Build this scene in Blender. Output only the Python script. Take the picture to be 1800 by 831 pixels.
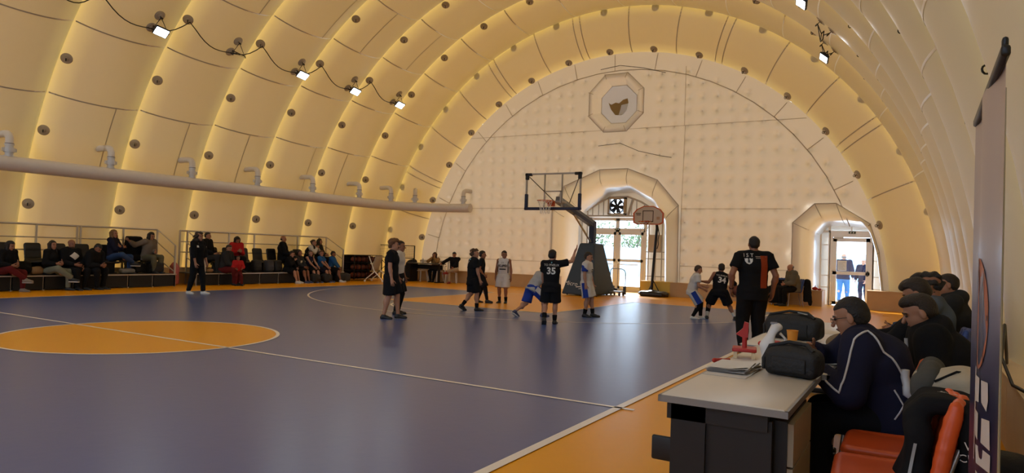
import bpy, math, random
import numpy as np
from mathutils import Vector, Matrix, Quaternion
from mathutils.bvhtree import BVHTree

for o in list(bpy.data.objects):
    bpy.data.objects.remove(o)
scene = bpy.context.scene
COL = scene.collection
RNG = random.Random(7)
PI = math.pi

# ------------------------------------------------------------------ camera
F_PX, YAW, PITCH, ROLL = 1223.08, 0.5308, 0.0198, 0.0348
CAM = Vector((9.469, -5.925, 1.383))
cy_, sy_, cp_, sp_ = math.cos(YAW), math.sin(YAW), math.cos(PITCH), math.sin(PITCH)
_f = Vector((-sy_ * cp_, cy_ * cp_, sp_))
_r = Vector((cy_, sy_, 0))
_u = _r.cross(_f)
_r2 = _r * math.cos(ROLL) + _u * math.sin(ROLL)
_u2 = -_r * math.sin(ROLL) + _u * math.cos(ROLL)
cam_d = bpy.data.cameras.new('camera')
cam_d.sensor_width = 36.0
cam_d.lens = F_PX / 1800 * 36
cam_d.clip_start = 0.05
cam_d.clip_end = 400
cam = bpy.data.objects.new('camera', cam_d)
COL.objects.link(cam)
M4 = Matrix.Identity(4)
for i in range(3):
    M4[i][0], M4[i][1], M4[i][2], M4[i][3] = _r2[i], _u2[i], -_f[i], CAM[i]
cam.matrix_world = M4
scene.camera = cam

# ------------------------------------------------------------------ sky, sun, exposure
world = bpy.data.worlds.new('sky')
scene.world = world
world.use_nodes = True
nt = world.node_tree
nt.nodes.clear()
w_out = nt.nodes.new('ShaderNodeOutputWorld')
w_bg = nt.nodes.new('ShaderNodeBackground')
w_sky = nt.nodes.new('ShaderNodeTexSky')
w_sky.sky_type = 'NISHITA'
w_sky.sun_disc = False
w_sky.sun_elevation = math.radians(38)
w_sky.sun_rotation = math.radians(-30)
w_sky.dust_density = 4.0
w_sky.air_density = 1.0
w_mix = nt.nodes.new('ShaderNodeMixRGB')          # thin bright overcast in front of the blue
w_mix.inputs[0].default_value = 0.72
w_mix.inputs[2].default_value = (5.6, 8.2, 11.8, 1)
nt.links.new(w_sky.outputs[0], w_mix.inputs[1])
nt.links.new(w_mix.outputs[0], w_bg.inputs[0])
w_bg.inputs[1].default_value = 0.62
nt.links.new(w_bg.outputs[0], w_out.inputs[0])

sun_d = bpy.data.lights.new('sun', 'SUN')
sun_d.energy = 9.0
sun_d.angle = math.radians(6)
sun_d.color = (1.0, 0.97, 0.92)
sun = bpy.data.objects.new('sun', sun_d)
COL.objects.link(sun)
SUN_DIR = Vector((-0.42, 0.72, 0.62)).normalized()   # towards the sun
sun.rotation_euler = SUN_DIR.to_track_quat('Z', 'Y').to_euler()
sun.location = (-30, 50, 45)

vs = scene.view_settings
vs.view_transform = 'Standard'
vs.look = 'None'
vs.gamma = 1.0
vs.use_curve_mapping = False
vs.exposure = -0.10

# ------------------------------------------------------------------ helpers
def tag(o, label=None, cat=None, group=None, kind=None):
    if label: o['label'] = label
    if cat: o['category'] = cat
    if group: o['group'] = group
    if kind: o['kind'] = kind
    return o

def empty(name, loc=(0, 0, 0), rz=0.0, parent=None):
    o = bpy.data.objects.new(name, None)
    o.empty_display_size = 0.1
    COL.objects.link(o)
    o.location = loc
    o.rotation_euler = (0, 0, rz)
    if parent: o.parent = parent
    return o

def thing(name, label, cat, loc=(0, 0, 0), rz=0.0, group=None):
    return tag(empty(name, loc, rz), label, cat, group)

def copy_tree(o, parent=None):
    c = o.copy()
    COL.objects.link(c)
    c.parent = parent
    for ch in list(o.children):
        copy_tree(ch, c)
    return c

class G:
    """collects shapes into ONE mesh"""
    def __init__(s):
        s.v, s.f, s.m, s.sm = [], [], [], []
    def add(s, vs_, fs, mi=0, smooth=False):
        b = len(s.v)
        s.v.extend([tuple(p) for p in vs_])
        for f in fs:
            s.f.append(tuple(i + b for i in f)); s.m.append(mi); s.sm.append(smooth)
        return s
    def box(s, c, d, rot=None, mi=0):
        hx, hy, hz = d[0] / 2, d[1] / 2, d[2] / 2
        P = [Vector((x * hx, y * hy, z * hz)) for x in (-1, 1) for y in (-1, 1) for z in (-1, 1)]
        if rot is not None: P = [rot @ p for p in P]
        c = Vector(c)
        return s.add([p + c for p in P], [(0, 1, 3, 2), (4, 6, 7, 5), (0, 4, 5, 1), (2, 3, 7, 6), (0, 2, 6, 4), (1, 5, 7, 3)], mi)
    def b2(s, lo, hi, mi=0):
        return s.box([(a + b) / 2 for a, b in zip(lo, hi)], [b - a for a, b in zip(lo, hi)], None, mi)
    def rbox(s, c, d, r=0.02, rot=None, mi=0, n=3):
        """box with rounded vertical edges and a small top and bottom chamfer"""
        hx, hy, hz = d[0] / 2, d[1] / 2, d[2] / 2
        r = min(r, hx * .99, hy * .99)
        ch = min(r, hz * .6)
        rings = []
        for z, ins in ((-hz, ch), (-hz + ch * .35, ch * .25), (-hz + ch, 0), (hz - ch, 0), (hz - ch * .35, ch * .25), (hz, ch)):
            ring = []
            for qx, qy, a0 in ((1, 1, 0), (-1, 1, 90), (-1, -1, 180), (1, -1, 270)):
                for k in range(n + 1):
                    a = math.radians(a0 + 90 * k / n)
                    ring.append(Vector((qx * (hx - r) + math.cos(a) * (r - ins * .9), qy * (hy - r) + math.sin(a) * (r - ins * .9), z)))
            rings.append(ring)
        N = len(rings[0]); P = [p for rg in rings for p in rg]
        fs = [(i * N + j, i * N + (j + 1) % N, (i + 1) * N + (j + 1) % N, (i + 1) * N + j) for i in range(5) for j in range(N)]
        fs += [tuple(reversed(range(N))), tuple(range(5 * N, 6 * N))]
        if rot is not None: P = [rot @ p for p in P]
        c = Vector(c)
        return s.add([p + c for p in P], fs, mi, True)
    def cyl(s, a, b, r, r2=None, n=12, mi=0, smooth=True, caps=True):
        a, b = Vector(a), Vector(b)
        r2 = r if r2 is None else r2
        d = (b - a).normalized()
        t = Vector((0, 0, 1)) if abs(d.z) < .9 else Vector((1, 0, 0))
        x = d.cross(t).normalized(); y = d.cross(x)
        P = [a + (x * math.cos(2 * PI * k / n) + y * math.sin(2 * PI * k / n)) * r for k in range(n)]
        P += [b + (x * math.cos(2 * PI * k / n) + y * math.sin(2 * PI * k / n)) * r2 for k in range(n)]
        s.add(P, [(k, k + n, (k + 1) % n + n, (k + 1) % n) for k in range(n)], mi, smooth)
        if caps:
            s.add(P[:n], [tuple(range(n))], mi); s.add(P[n:], [tuple(reversed(range(n)))], mi)
        return s
    def tube(s, pts, r, n=8, mi=0, caps=True):
        pts = [Vector(p) for p in pts]
        rs = r if isinstance(r, (list, tuple)) else [r] * len(pts)
        up = None; P = []
        for i, p in enumerate(pts):
            d = (pts[min(i + 1, len(pts) - 1)] - pts[max(i - 1, 0)]).normalized()
            if up is None:
                t = Vector((0, 0, 1)) if abs(d.z) < .9 else Vector((1, 0, 0))
                up = d.cross(t).normalized()
            up = (up - d * up.dot(d)).normalized()
            y = d.cross(up)
            for k in range(n):
                a = 2 * PI * k / n
                P.append(p + (up * math.cos(a) + y * math.sin(a)) * rs[i])
        L = len(pts)
        fs = [(i * n + k, i * n + (k + 1) % n, (i + 1) * n + (k + 1) % n, (i + 1) * n + k) for i in range(L - 1) for k in range(n)]
        s.add(P, fs, mi, True)
        if caps:
            s.add(P[:n], [tuple(reversed(range(n)))], mi); s.add(P[-n:], [tuple(range(n))], mi)
        return s
    def ball(s, c, r, nu=12, nv=8, mi=0, rot=None):
        c = Vector(c); r = Vector(r) if hasattr(r, '__len__') else Vector((r, r, r))
        P = []
        for j in range(nv + 1):
            t = PI * j / nv
            for k in range(nu):
                a = 2 * PI * k / nu
                q = Vector((math.sin(t) * math.cos(a) * r.x, math.sin(t) * math.sin(a) * r.y, math.cos(t) * r.z))
                P.append((rot @ q if rot is not None else q) + c)
        fs = []
        for j in range(nv):
            for k in range(nu):
                a, b, c2, d = j * nu + k, j * nu + (k + 1) % nu, (j + 1) * nu + (k + 1) % nu, (j + 1) * nu + k
                if j == 0: fs.append((a, d, c2))
                elif j == nv - 1: fs.append((a, d, b))
                else: fs.append((a, d, c2, b))
        return s.add(P, fs, mi, True)
    def lathe(s, prof, c=(0, 0, 0), n=20, mi=0, smooth=True):
        c = Vector(c); P = []
        for r, z in prof:
            for k in range(n):
                a = 2 * PI * k / n
                P.append(c + Vector((r * math.cos(a), r * math.sin(a), z)))
        fs = [(i * n + k, i * n + (k + 1) % n, (i + 1) * n + (k + 1) % n, (i + 1) * n + k) for i in range(len(prof) - 1) for k in range(n)]
        return s.add(P, fs, mi, smooth)
    def prism(s, poly, d, mi=0):
        """poly: 3-D planar outline, d: extrusion vector"""
        P = [Vector(p) for p in poly]; d = Vector(d); n = len(P)
        fs = [tuple(reversed(range(n))), tuple(range(n, 2 * n))] + [(k, (k + 1) % n, (k + 1) % n + n, k + n) for k in range(n)]
        return s.add(P + [p + d for p in P], fs, mi)
    def grid(s, P, nu, nv, mi=0, smooth=True, closed=False):
        fs = []
        for j in range(nv - 1):
            for i in range(nu - (0 if closed else 1)):
                a, b = j * nu + i, j * nu + (i + 1) % nu
                fs.append((a, b, b + nu, a + nu))
        return s.add(P, fs, mi, smooth)
    def obj(s, name, mats, parent=None, loc=None, rz=None):
        me = bpy.data.meshes.new(name)
        me.from_pydata(s.v, [], s.f)
        if not isinstance(mats, (list, tuple)): mats = [mats]
        for m in mats: me.materials.append(m)
        me.polygons.foreach_set('material_index', s.m)
        me.polygons.foreach_set('use_smooth', s.sm)
        me.update()
        o = bpy.data.objects.new(name, me)
        COL.objects.link(o)
        if parent: o.parent = parent
        if loc is not None: o.location = loc
        if rz is not None: o.rotation_euler = (0, 0, rz)
        return o

def reuse(o, parent=None, loc=None, rot=None, scale=None):
    c = o.copy(); COL.objects.link(c)
    c.parent = parent
    if loc is not None: c.location = loc
    if rot is not None: c.rotation_euler = rot
    if scale is not None: c.scale = scale
    return c

MATS = {}
def mat(name, col, rough=0.6, metal=0.0, spec=0.4, noise=0.0, nscale=8.0, bump=0.0, bscale=40.0, coat=0.0, sheen=0.0):
    if name in MATS: return MATS[name]
    m = bpy.data.materials.new(name); m.use_nodes = True
    n, l = m.node_tree.nodes, m.node_tree.links
    p = n['Principled BSDF']
    p.inputs['Base Color'].default_value = (*col, 1)
    p.inputs['Roughness'].default_value = rough
    p.inputs['Metallic'].default_value = metal
    p.inputs['Specular IOR Level'].default_value = spec
    if coat: p.inputs['Coat Weight'].default_value = coat
    if sheen: p.inputs['Sheen Weight'].default_value = sheen
    if noise or bump:
        tc = n.new('ShaderNodeTexCoord')
    if noise:
        t = n.new('ShaderNodeTexNoise'); t.inputs['Scale'].default_value = nscale; t.inputs['Detail'].default_value = 4
        l.new(tc.outputs['Object'], t.inputs['Vector'])
        cr = n.new('ShaderNodeMixRGB'); cr.blend_type = 'MIX'
        cr.inputs[1].default_value = (*[max(0, c * (1 - noise)) for c in col], 1)
        cr.inputs[2].default_value = (*[min(1, c * (1 + noise)) for c in col], 1)
        l.new(t.outputs['Fac'], cr.inputs[0]); l.new(cr.outputs[0], p.inputs['Base Color'])
    if bump:
        t2 = n.new('ShaderNodeTexNoise'); t2.inputs['Scale'].default_value = bscale; t2.inputs['Detail'].default_value = 3
        l.new(tc.outputs['Object'], t2.inputs['Vector'])
        b = n.new('ShaderNodeBump'); b.inputs['Strength'].default_value = bump; b.inputs['Distance'].default_value = 0.02
        l.new(t2.outputs['Fac'], b.inputs['Height']); l.new(b.outputs[0], p.inputs['Normal'])
    MATS[name] = m
    return m

def cloth(name, col, bump=0.35):
    return mat('cloth_' + name, col, 0.9, 0, 0.12, 0.18, 5.0, bump, 14.0, 0, 0.0)

def emis(name, col, st):
    m = bpy.data.materials.new(name); m.use_nodes = True
    n, l = m.node_tree.nodes, m.node_tree.links
    p = n['Principled BSDF']
    p.inputs['Base Color'].default_value = (*col, 1)
    p.inputs['Emission Color'].default_value = (*col, 1)
    p.inputs['Emission Strength'].default_value = st
    MATS[name] = m
    return m

def membrane(name, trans, refl, seam=None, mixf=0.5, rough=True):
    """coated white PVC fabric that lets daylight through; thinner air cushion (more light) beside the seams"""
    m = bpy.data.materials.new(name); m.use_nodes = True
    n, l = m.node_tree.nodes, m.node_tree.links
    n.remove(n['Principled BSDF']); out = n['Material Output']
    d = n.new('ShaderNodeBsdfDiffuse'); d.inputs[0].default_value = (*refl, 1)
    t = n.new('ShaderNodeBsdfTranslucent'); t.inputs[0].default_value = (*trans, 1)
    g = n.new('ShaderNodeBsdfGlossy'); g.inputs['Roughness'].default_value = 0.38; g.inputs[0].default_value = (.9, .9, .9, 1)
    a = n.new('ShaderNodeAddShader')
    l.new(d.outputs[0], a.inputs[0]); l.new(t.outputs[0], a.inputs[1])
    fr = n.new('ShaderNodeFresnel'); fr.inputs[0].default_value = 1.35 if rough else 1.12
    mx = n.new('ShaderNodeMixShader')
    l.new(fr.outputs[0], mx.inputs[0]); l.new(a.outputs[0], mx.inputs[1]); l.new(g.outputs[0], mx.inputs[2])
    l.new(mx.outputs[0], out.inputs[0])
    tc = n.new('ShaderNodeTexCoord')
    nz = n.new('ShaderNodeTexNoise'); nz.inputs['Scale'].default_value = 0.9; nz.inputs['Detail'].default_value = 3
    l.new(tc.outputs['Object'], nz.inputs['Vector'])
    bp = n.new('ShaderNodeBump'); bp.inputs['Strength'].default_value = .25; bp.inputs['Distance'].default_value = .05
    l.new(nz.outputs['Fac'], bp.inputs['Height'])
    l.new(bp.outputs[0], d.inputs['Normal']); l.new(bp.outputs[0], g.inputs['Normal'])
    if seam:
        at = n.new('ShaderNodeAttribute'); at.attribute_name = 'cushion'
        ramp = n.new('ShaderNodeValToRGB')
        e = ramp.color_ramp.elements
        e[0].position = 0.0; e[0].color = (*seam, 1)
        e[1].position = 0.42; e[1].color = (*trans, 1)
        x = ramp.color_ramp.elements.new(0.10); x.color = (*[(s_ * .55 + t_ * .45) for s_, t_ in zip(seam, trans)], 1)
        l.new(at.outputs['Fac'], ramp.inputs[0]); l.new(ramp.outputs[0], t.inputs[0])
    MATS[name] = m
    return m

def glass(name, tint=(1, 1, 1), refl=0.08):
    m = bpy.data.materials.new(name); m.use_nodes = True
    n, l = m.node_tree.nodes, m.node_tree.links
    n.remove(n['Principled BSDF']); out = n['Material Output']
    t = n.new('ShaderNodeBsdfTransparent'); t.inputs[0].default_value = (*tint, 1)
    g = n.new('ShaderNodeBsdfGlossy'); g.inputs['Roughness'].default_value = 0.02
    mx = n.new('ShaderNodeMixShader'); mx.inputs[0].default_value = refl
    l.new(t.outputs[0], mx.inputs[1]); l.new(g.outputs[0], mx.inputs[2]); l.new(mx.outputs[0], out.inputs[0])
    MATS[name] = m
    return m

def text_mesh(body, size, extrude=0.0, align='CENTER', shear=0.0, spacing=1.0, bold=0.0):
    """flat lettering as (verts, faces) in its own x/y plane"""
    cu = bpy.data.curves.new('lettering', 'FONT')
    cu.body = body; cu.size = size; cu.align_x = align; cu.align_y = 'CENTER'
    cu.shear = shear; cu.space_character = spacing; cu.offset = bold; cu.resolution_u = 2
    o = bpy.data.objects.new('lettering', cu); COL.objects.link(o)
    dg = bpy.context.evaluated_depsgraph_get()
    me = bpy.data.meshes.new_from_object(o.evaluated_get(dg))
    V = [v.co.copy() for v in me.vertices]; Fc = [tuple(p.vertices) for p in me.polygons]
    bpy.data.objects.remove(o); bpy.data.curves.remove(cu); bpy.data.meshes.remove(me)
    return V, Fc

def text_obj(name, body, size, m, parent, origin, xdir, ydir, lift=0.003, **kw):
    V, Fc = text_mesh(body, size, **kw)
    xd, yd = Vector(xdir).normalized(), Vector(ydir).normalized(); n = xd.cross(yd)
    g = G(); g.add([Vector(origin) + xd * v.x + yd * v.y + n * lift for v in V], Fc)
    return g.obj(name, m, parent)

# ------------------------------------------------------------------ materials of the place
def floor_mat(name, col, col2, rough, spec=.5):
    m = bpy.data.materials.new(name); m.use_nodes = True
    n, l = m.node_tree.nodes, m.node_tree.links
    p = n['Principled BSDF']; p.inputs['Specular IOR Level'].default_value = spec
    tc = n.new('ShaderNodeTexCoord')
    nz = n.new('ShaderNodeTexNoise'); nz.inputs['Scale'].default_value = 1.1; nz.inputs['Detail'].default_value = 6; nz.inputs['Roughness'].default_value = .65
    l.new(tc.outputs['Object'], nz.inputs['Vector'])
    mx = n.new('ShaderNodeMixRGB'); mx.inputs[1].default_value = (*col, 1); mx.inputs[2].default_value = (*col2, 1)
    l.new(nz.outputs['Fac'], mx.inputs[0])
    # scuff marks: thin stretched noise
    mp = n.new('ShaderNodeMapping'); mp.inputs['Scale'].default_value = (2.2, 0.35, 1); mp.inputs['Rotation'].default_value = (0, 0, .5)
    l.new(tc.outputs['Object'], mp.inputs[0])
    nz2 = n.new('ShaderNodeTexNoise'); nz2.inputs['Scale'].default_value = 3.0; nz2.inputs['Detail'].default_value = 8
    l.new(mp.outputs[0], nz2.inputs['Vector'])
    rp = n.new('ShaderNodeValToRGB'); rp.color_ramp.elements[0].position = .60; rp.color_ramp.elements[1].position = .78
    rp.color_ramp.elements[0].color = (1, 1, 1, 1); rp.color_ramp.elements[1].color = (.975, .975, .975, 1)
    l.new(nz2.outputs['Fac'], rp.inputs[0])
    mu = n.new('ShaderNodeMixRGB'); mu.blend_type = 'MULTIPLY'; mu.inputs[0].default_value = 1
    l.new(mx.outputs[0], mu.inputs[1]); l.new(rp.outputs[0], mu.inputs[2])
    l.new(mu.outputs[0], p.inputs['Base Color'])
    mr = n.new('ShaderNodeMapRange'); mr.inputs['To Min'].default_value = rough; mr.inputs['To Max'].default_value = rough + .03
    l.new(nz.outputs['Fac'], mr.inputs[0]); l.new(mr.outputs[0], p.inputs['Roughness'])
    nz3 = n.new('ShaderNodeTexNoise'); nz3.inputs['Scale'].default_value = 9; nz3.inputs['Detail'].default_value = 2
    l.new(tc.outputs['Object'], nz3.inputs['Vector'])
    bp = n.new('ShaderNodeBump'); bp.inputs['Strength'].default_value = .04; bp.inputs['Distance'].default_value = .02
    l.new(nz3.outputs['Fac'], bp.inputs['Height']); l.new(bp.outputs[0], p.inputs['Normal'])
    MATS[name] = m
    return m

M_YEL = floor_mat('vinyl_ochre', (.76, .315, .001), (.82, .345, .0015), .29, .2)
M_BLUE = floor_mat('vinyl_blue', (.048, .084, .25), (.053, .092, .27), .285, .55)
M_LINE = mat('court_line_paint', (.80, .74, .66), .35)
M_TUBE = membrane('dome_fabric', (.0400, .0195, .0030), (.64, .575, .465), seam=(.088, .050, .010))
M_WALLF = membrane('end_wall_fabric', (.046, .028, .013), (.68, .64, .58))
M_ARCHF = membrane('archway_fabric', (.052, .032, .013), (.72, .66, .56), rough=False)
M_WELD = membrane('weld_tape', (.024, .013, .003), (.46, .40, .32))
M_DISC = membrane('anchor_patch', (.016, .009, .003), (.44, .37, .27))
M_BLK = mat('black_plastic', (.012, .012, .013), .45)
M_BLKM = mat('black_metal', (.015, .015, .016), .4, .3)
M_WHT = mat('white_plastic', (.78, .76, .72), .4, noise=.05)
M_PVC = mat('grey_pvc', (.62, .60, .57), .45, noise=.06)
M_ALU = mat('white_aluminium', (.88, .87, .85), .35)
M_RAIL = mat('galvanised_rail', (.55, .50, .43), .4, .5)
M_STEEL = mat('steel', (.5, .5, .5), .3, .9)
M_WOOD = mat('ply_panel', (.52, .33, .15), .5, noise=.12, nscale=3)
M_WOODP = mat('pale_ply', (.70, .52, .30), .5, noise=.10, nscale=3)
M_GLASS = glass('door_glass', (.97, .99, 1.0), .07)
M_CLEAR = glass('clear_acrylic', (.96, .97, .97), .06)
M_CABLE = mat('black_cable', (.02, .016, .012), .5)
# ================================================================== THE DOME
W2, D2 = 7.16, 13.246                 # half court width and length
SEAM0, PITCHT = 3.0, 2.36             # a seam and the tube pitch along the hall
RS, SAG = 10.42, 0.34                 # radius at the seams, how far the tubes belly inwards
YW, RW = 17.5, 8.62                   # far end wall plane and its arch radius
YS1, RS1 = 16.88, 10.12

def dome_pt(r, th, y):
    """th from the left foot over the top to the right foot"""
    return Vector((-r * math.cos(th) * 1.012, y, r * math.sin(th)))

ceiling = tag(empty('ceiling'), 'cream air-inflated dome of ribbed fabric tubes arching over the court', kind='structure')

def tube_surf(u, th, y0, y1, r0, r1, sag):
    """a point on a tube between two seams; bellies inward, square to the seam-to-seam chord"""
    b = (1 - (2 * u - 1) ** 2)
    b = b ** .75
    cl = math.hypot(y1 - y0, r1 - r0)
    ny, nr = (r1 - r0) / cl, -(y1 - y0) / cl
    return dome_pt(r0 + (r1 - r0) * u + nr * b * sag, th, y0 + (y1 - y0) * u + ny * b * sag * .9)

def make_tube(y0, y1, r0, r1, sag, nth=60, nu=15):
    P, C = [], []
    us = [0, .02, .05, .1, .17, .25, .34, .42, .5, .58, .66, .75, .83, .9, .95, .98, 1]
    for j in range(nth + 1):
        th = PI * j / nth
        for u in us:
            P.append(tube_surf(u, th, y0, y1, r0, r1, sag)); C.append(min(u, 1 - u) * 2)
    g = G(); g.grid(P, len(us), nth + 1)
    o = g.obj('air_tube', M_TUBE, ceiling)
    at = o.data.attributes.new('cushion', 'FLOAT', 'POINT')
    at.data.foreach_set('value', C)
    return o

def make_weld(par, th, y0, y1, r0, r1, sag, w=.035, ulo=0.012, uhi=.988):
    P = []
    n = 14
    for i in range(n + 1):
        u = ulo + (uhi - ulo) * i / n
        for s in (-1, 1):
            p = tube_surf(u, th + s * w / 2 / 10, y0, y1, r0, r1, sag)
            P.append(p + Vector((-p.x, 0, -p.z)).normalized() * .008)
    g = G(); g.grid(P, 2, n + 1)
    return g.obj('weld_seam', M_WELD, par)

def disc_mesh():
    g = G()
    g.lathe([(.001, .016), (.05, .018), (.06, .030), (.03, .034), (.001, .034)], n=12)
    g.lathe([(.135, .004), (.130, .012), (.06, .016), (.001, .017)], n=18)
    # eyelet ring hanging from the patch
    R_ = .035
    g.tube([(0, 0, .03), (0, 0, .085)], .010, 6, mi=1)
    g.tube([(R_ * math.cos(a), 0, .12 + R_ * math.sin(a)) for a in [2 * PI * k / 10 for k in range(11)]], .009, 5, mi=1)
    return g
_disc0 = disc_mesh().obj('anchor_disc', [M_DISC, M_BLKM]); _discmesh = _disc0.data
bpy.data.objects.remove(_disc0)

def put_disc(par, p, nrm, spin=0):
    o = bpy.data.objects.new('anchor_disc', _discmesh); COL.objects.link(o); o.parent = par
    o.location = p
    q = Vector(nrm).to_track_quat('Z', 'Y')
    o.rotation_euler = (q @ Quaternion((0, 0, 1), spin)).to_euler()
    return o

def surf_normal(f, u, th):
    p = f(u, th); a = f(u + .01, th) - f(u - .01, th); b = f(u, th + .01) - f(u, th - .01)
    n = a.cross(b).normalized()
    if n.dot(Vector((0, p.y, 1)) - p) < 0: n = -n
    return p, n

seams = [SEAM0 + PITCHT * k for k in range(-8, 6)]          # ... 14.8
TUBES = []
for i in range(len(seams)):
    y0 = seams[i]
    last = i == len(seams) - 1
    y1 = YS1 if last else seams[i + 1]
    r1 = RS1 if last else RS
    o = make_tube(y0, y1, RS, r1, SAG)
    TUBES.append((o, y0, y1, RS, r1, SAG))
    if y1 < -6: continue
    f = lambda u, th: tube_surf(u, th, y0, y1, RS, r1, SAG)
    for k in range(0, 15):                                     # welds between the fabric panels
        th = math.radians(17.4 + 10.8 * k)
        if th > PI - .2: break
        make_weld(o, th, y0, y1, RS, r1, SAG)
    if RNG.random() < .8:                                      # a short panel joint running along the arch
        for base in (17.4 + 10.8 * 0, 17.4 + 10.8 * 3):
            u = RNG.uniform(.3, .75)
            P = []
            for j in range(9):
                th = math.radians(base + 10.8 * j / 8)
                for s in (-1, 1):
                    p = f(u + s * .006, th); P.append(p + Vector((-p.x, 0, -p.z)).normalized() * .007)
            g = G(); g.grid(P, 2, 9); g.obj('weld_seam', M_WELD, o)
    for k in range(15):                                        # eyelet patches beside every seam
        th = math.radians(12.0 + 10.8 * k)
        if th > PI - .15: break
        u = .055 if not last else .06
        p, n = surf_normal(f, u, th)
        put_disc(o, p, n, PI / 2)
# closing ring between the last seam and the end wall: fabric with a fold
endring = make_tube(YS1, YW, RS1, RW, .26)
fe = lambda u, th: tube_surf(u, th, YS1, YW, RS1, RW, .26)
for k in range(0, 15):
    th = math.radians(17.4 + 10.8 * k)
    if th < PI - .2: make_weld(endring, th, YS1, YW, RS1, RW, .26)
for k in (1, 4, 6, 9, 12):
    make_weld(endring, math.radians(17.4 + 10.8 * k - 1.6), YS1, YW, RS1, RW, .26)
for k in range(15):
    th = math.radians(12.0 + 10.8 * k)
    if th < PI - .15:
        for u in (.07, .93):
            p, n = surf_normal(fe, u, th)
            put_disc(endring, p, n, PI / 2)
# thin bright seam welts
def welt(par, y, r, w=.03):
    P = []
    for j in range(61):
        th = PI * j / 60
        for s in (-1, 1): P.append(dome_pt(r - .012, th, y + s * w / 2))
    g = G(); g.grid(P, 2, 61); return g.obj('seam_welt', M_TUBE, par)

# ------------------------------------------------------------------ end walls
DOOR1_OUT = [(-2.55, 0), (-2.55, 3.0), (-2.08, 3.85), (-.65, 4.43), (.42, 4.44), (1.53, 4.01), (2.30, 3.12), (2.35, 0)]
DOOR1_IN = [(-1.80, 0), (-1.78, 2.55), (-1.55, 2.95), (-.55, 3.66), (.38, 3.69), (1.27, 3.17), (1.66, 2.45), (1.74, 0)]
DOOR2_OUT = [(5.98, 0), (5.98, 2.56), (6.61, 3.16), (7.22, 3.17), (8.16, 2.55), (8.42, 1.7), (8.60, 0)]
DOOR2_IN = [(6.72, 0), (6.70, 2.22), (6.93, 2.50), (7.45, 2.52), (8.10, 2.44), (8.33, 1.6), (8.53, 0)]
OCT_C = (-.12, 6.84)
def octa(r, cx=OCT_C[0], cz=OCT_C[1]): return [(cx + r * math.cos(math.radians(22.5 + 45 * k)), cz + r * math.sin(math.radians(22.5 + 45 * k))) for k in range(8)]

def inside(poly, x, z):
    c = False; n = len(poly)
    for i in range(n):
        x1, z1 = poly[i]; x2, z2 = poly[(i + 1) % n]
        if (z1 > z) != (z2 > z) and x < (x2 - x1) * (z - z1) / (z2 - z1) + x1: c = not c
    return c

def end_wall(y, holes, name, dents, step=.055):
    nx, nz = int(2 * RW / step) + 1, int(RW / step) + 1
    idx = {}; P = []; F_ = []
    dn = []
    if dents:
        for r in range(1, 18):
            z = .64 + .475 * r - .475
            for c in range(-18, 19):
                x = .03 + .487 * c + (.0 if r % 2 else .02)
                if math.hypot(x, z) > RW - .42: continue
                if any(inside(h, x, z) or inside(h, x + .2, z) or inside(h, x - .2, z) or inside(h, x, z - .2) for h in holes): continue
                if math.hypot(x - OCT_C[0], z - OCT_C[1]) < 1.32: continue
                dn.append((x, z))
    dep = np.zeros((nx, nz))
    xs = np.linspace(-RW, RW, nx); zs = np.linspace(0, RW, nz)
    X, Z = np.meshgrid(xs, zs, indexing='ij')
    for (x, z) in dn:
        rr = np.hypot(X - x, Z - z)
        dep = np.maximum(dep, .10 * np.exp(-(rr / .075) ** 2) + .05 * np.exp(-(rr / .19) ** 2))
    def vid(i, j):
        if (i, j) not in idx:
            x, z = xs[i], zs[j]
            rr = math.hypot(x, z)
            if rr > RW: x, z = x * RW / rr, z * RW / rr
            idx[(i, j)] = len(P); P.append((x * 1.012, y + dep[i, j], z))
        return idx[(i, j)]
    for i in range(nx - 1):
        for j in range(nz - 1):
            cx, cz = (xs[i] + xs[i + 1]) / 2, (zs[j] + zs[j + 1]) / 2
            if math.hypot(cx, cz) > RW + step * .6: continue
            if any(inside(h, cx, cz) for h in holes): continue
            F_.append((vid(i, j), vid(i + 1, j), vid(i + 1, j + 1), vid(i, j + 1)))
    g = G(); g.add(P, F_, 0, True)
    return g.obj(name, M_WALLF), dn

hole1 = [(-.1 + (x + .1) * .955, z - .10 if z > 0 else z) for x, z in DOOR1_OUT]
hole2 = [(6.09, -.01), (6.09, 2.50), (6.65, 3.05), (7.19, 3.06), (8.02, 2.48), (8.28, 1.7), (8.44, 0), (8.44, -.01)]
wall_end, DENTS = end_wall(YW, [hole1, hole2, octa(1.05)], 'wall_far', True)
tag(wall_end, 'quilted cream fabric end wall with rows of buttoned dimples', kind='structure')
wall_back, _ = end_wall(-17.5, [], 'wall_back', False, .4)
tag(wall_back, 'plain cream fabric end wall behind the viewer', kind='structure')
for (x, z) in DENTS[:0]: pass
bm_ = G()
for (x, z) in DENTS:
    bm_.lathe([(.042, 0), (.038, .006), (.001, .010)], (0, 0, 0), n=7)
    k = len(bm_.v) - 21
    for q in range(21):
        px, py, pz = bm_.v[k + q]
        bm_.v[k + q] = (x + px, YW + .142 - pz, z + py)
tag(bm_.obj('tuft_button', M_DISC, wall_end), kind='stuff')

def ribbon(name, pts, y, w, m, par, lift=.01, closed=False):
    P = [Vector((x, y - lift, z)) for x, z in pts]
    g = G(); n = len(P)
    for i in range(n if closed else n - 1):
        a, b = P[i], P[(i + 1) % n]; d = (b - a).normalized(); s = Vector((-d.z, 0, d.x)) * w / 2
        g.add([a - s - d * w * .4, b - s + d * w * .4, b + s + d * w * .4, a + s - d * w * .4], [(0, 1, 2, 3)])
    return g.obj(name, m, par)

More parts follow.
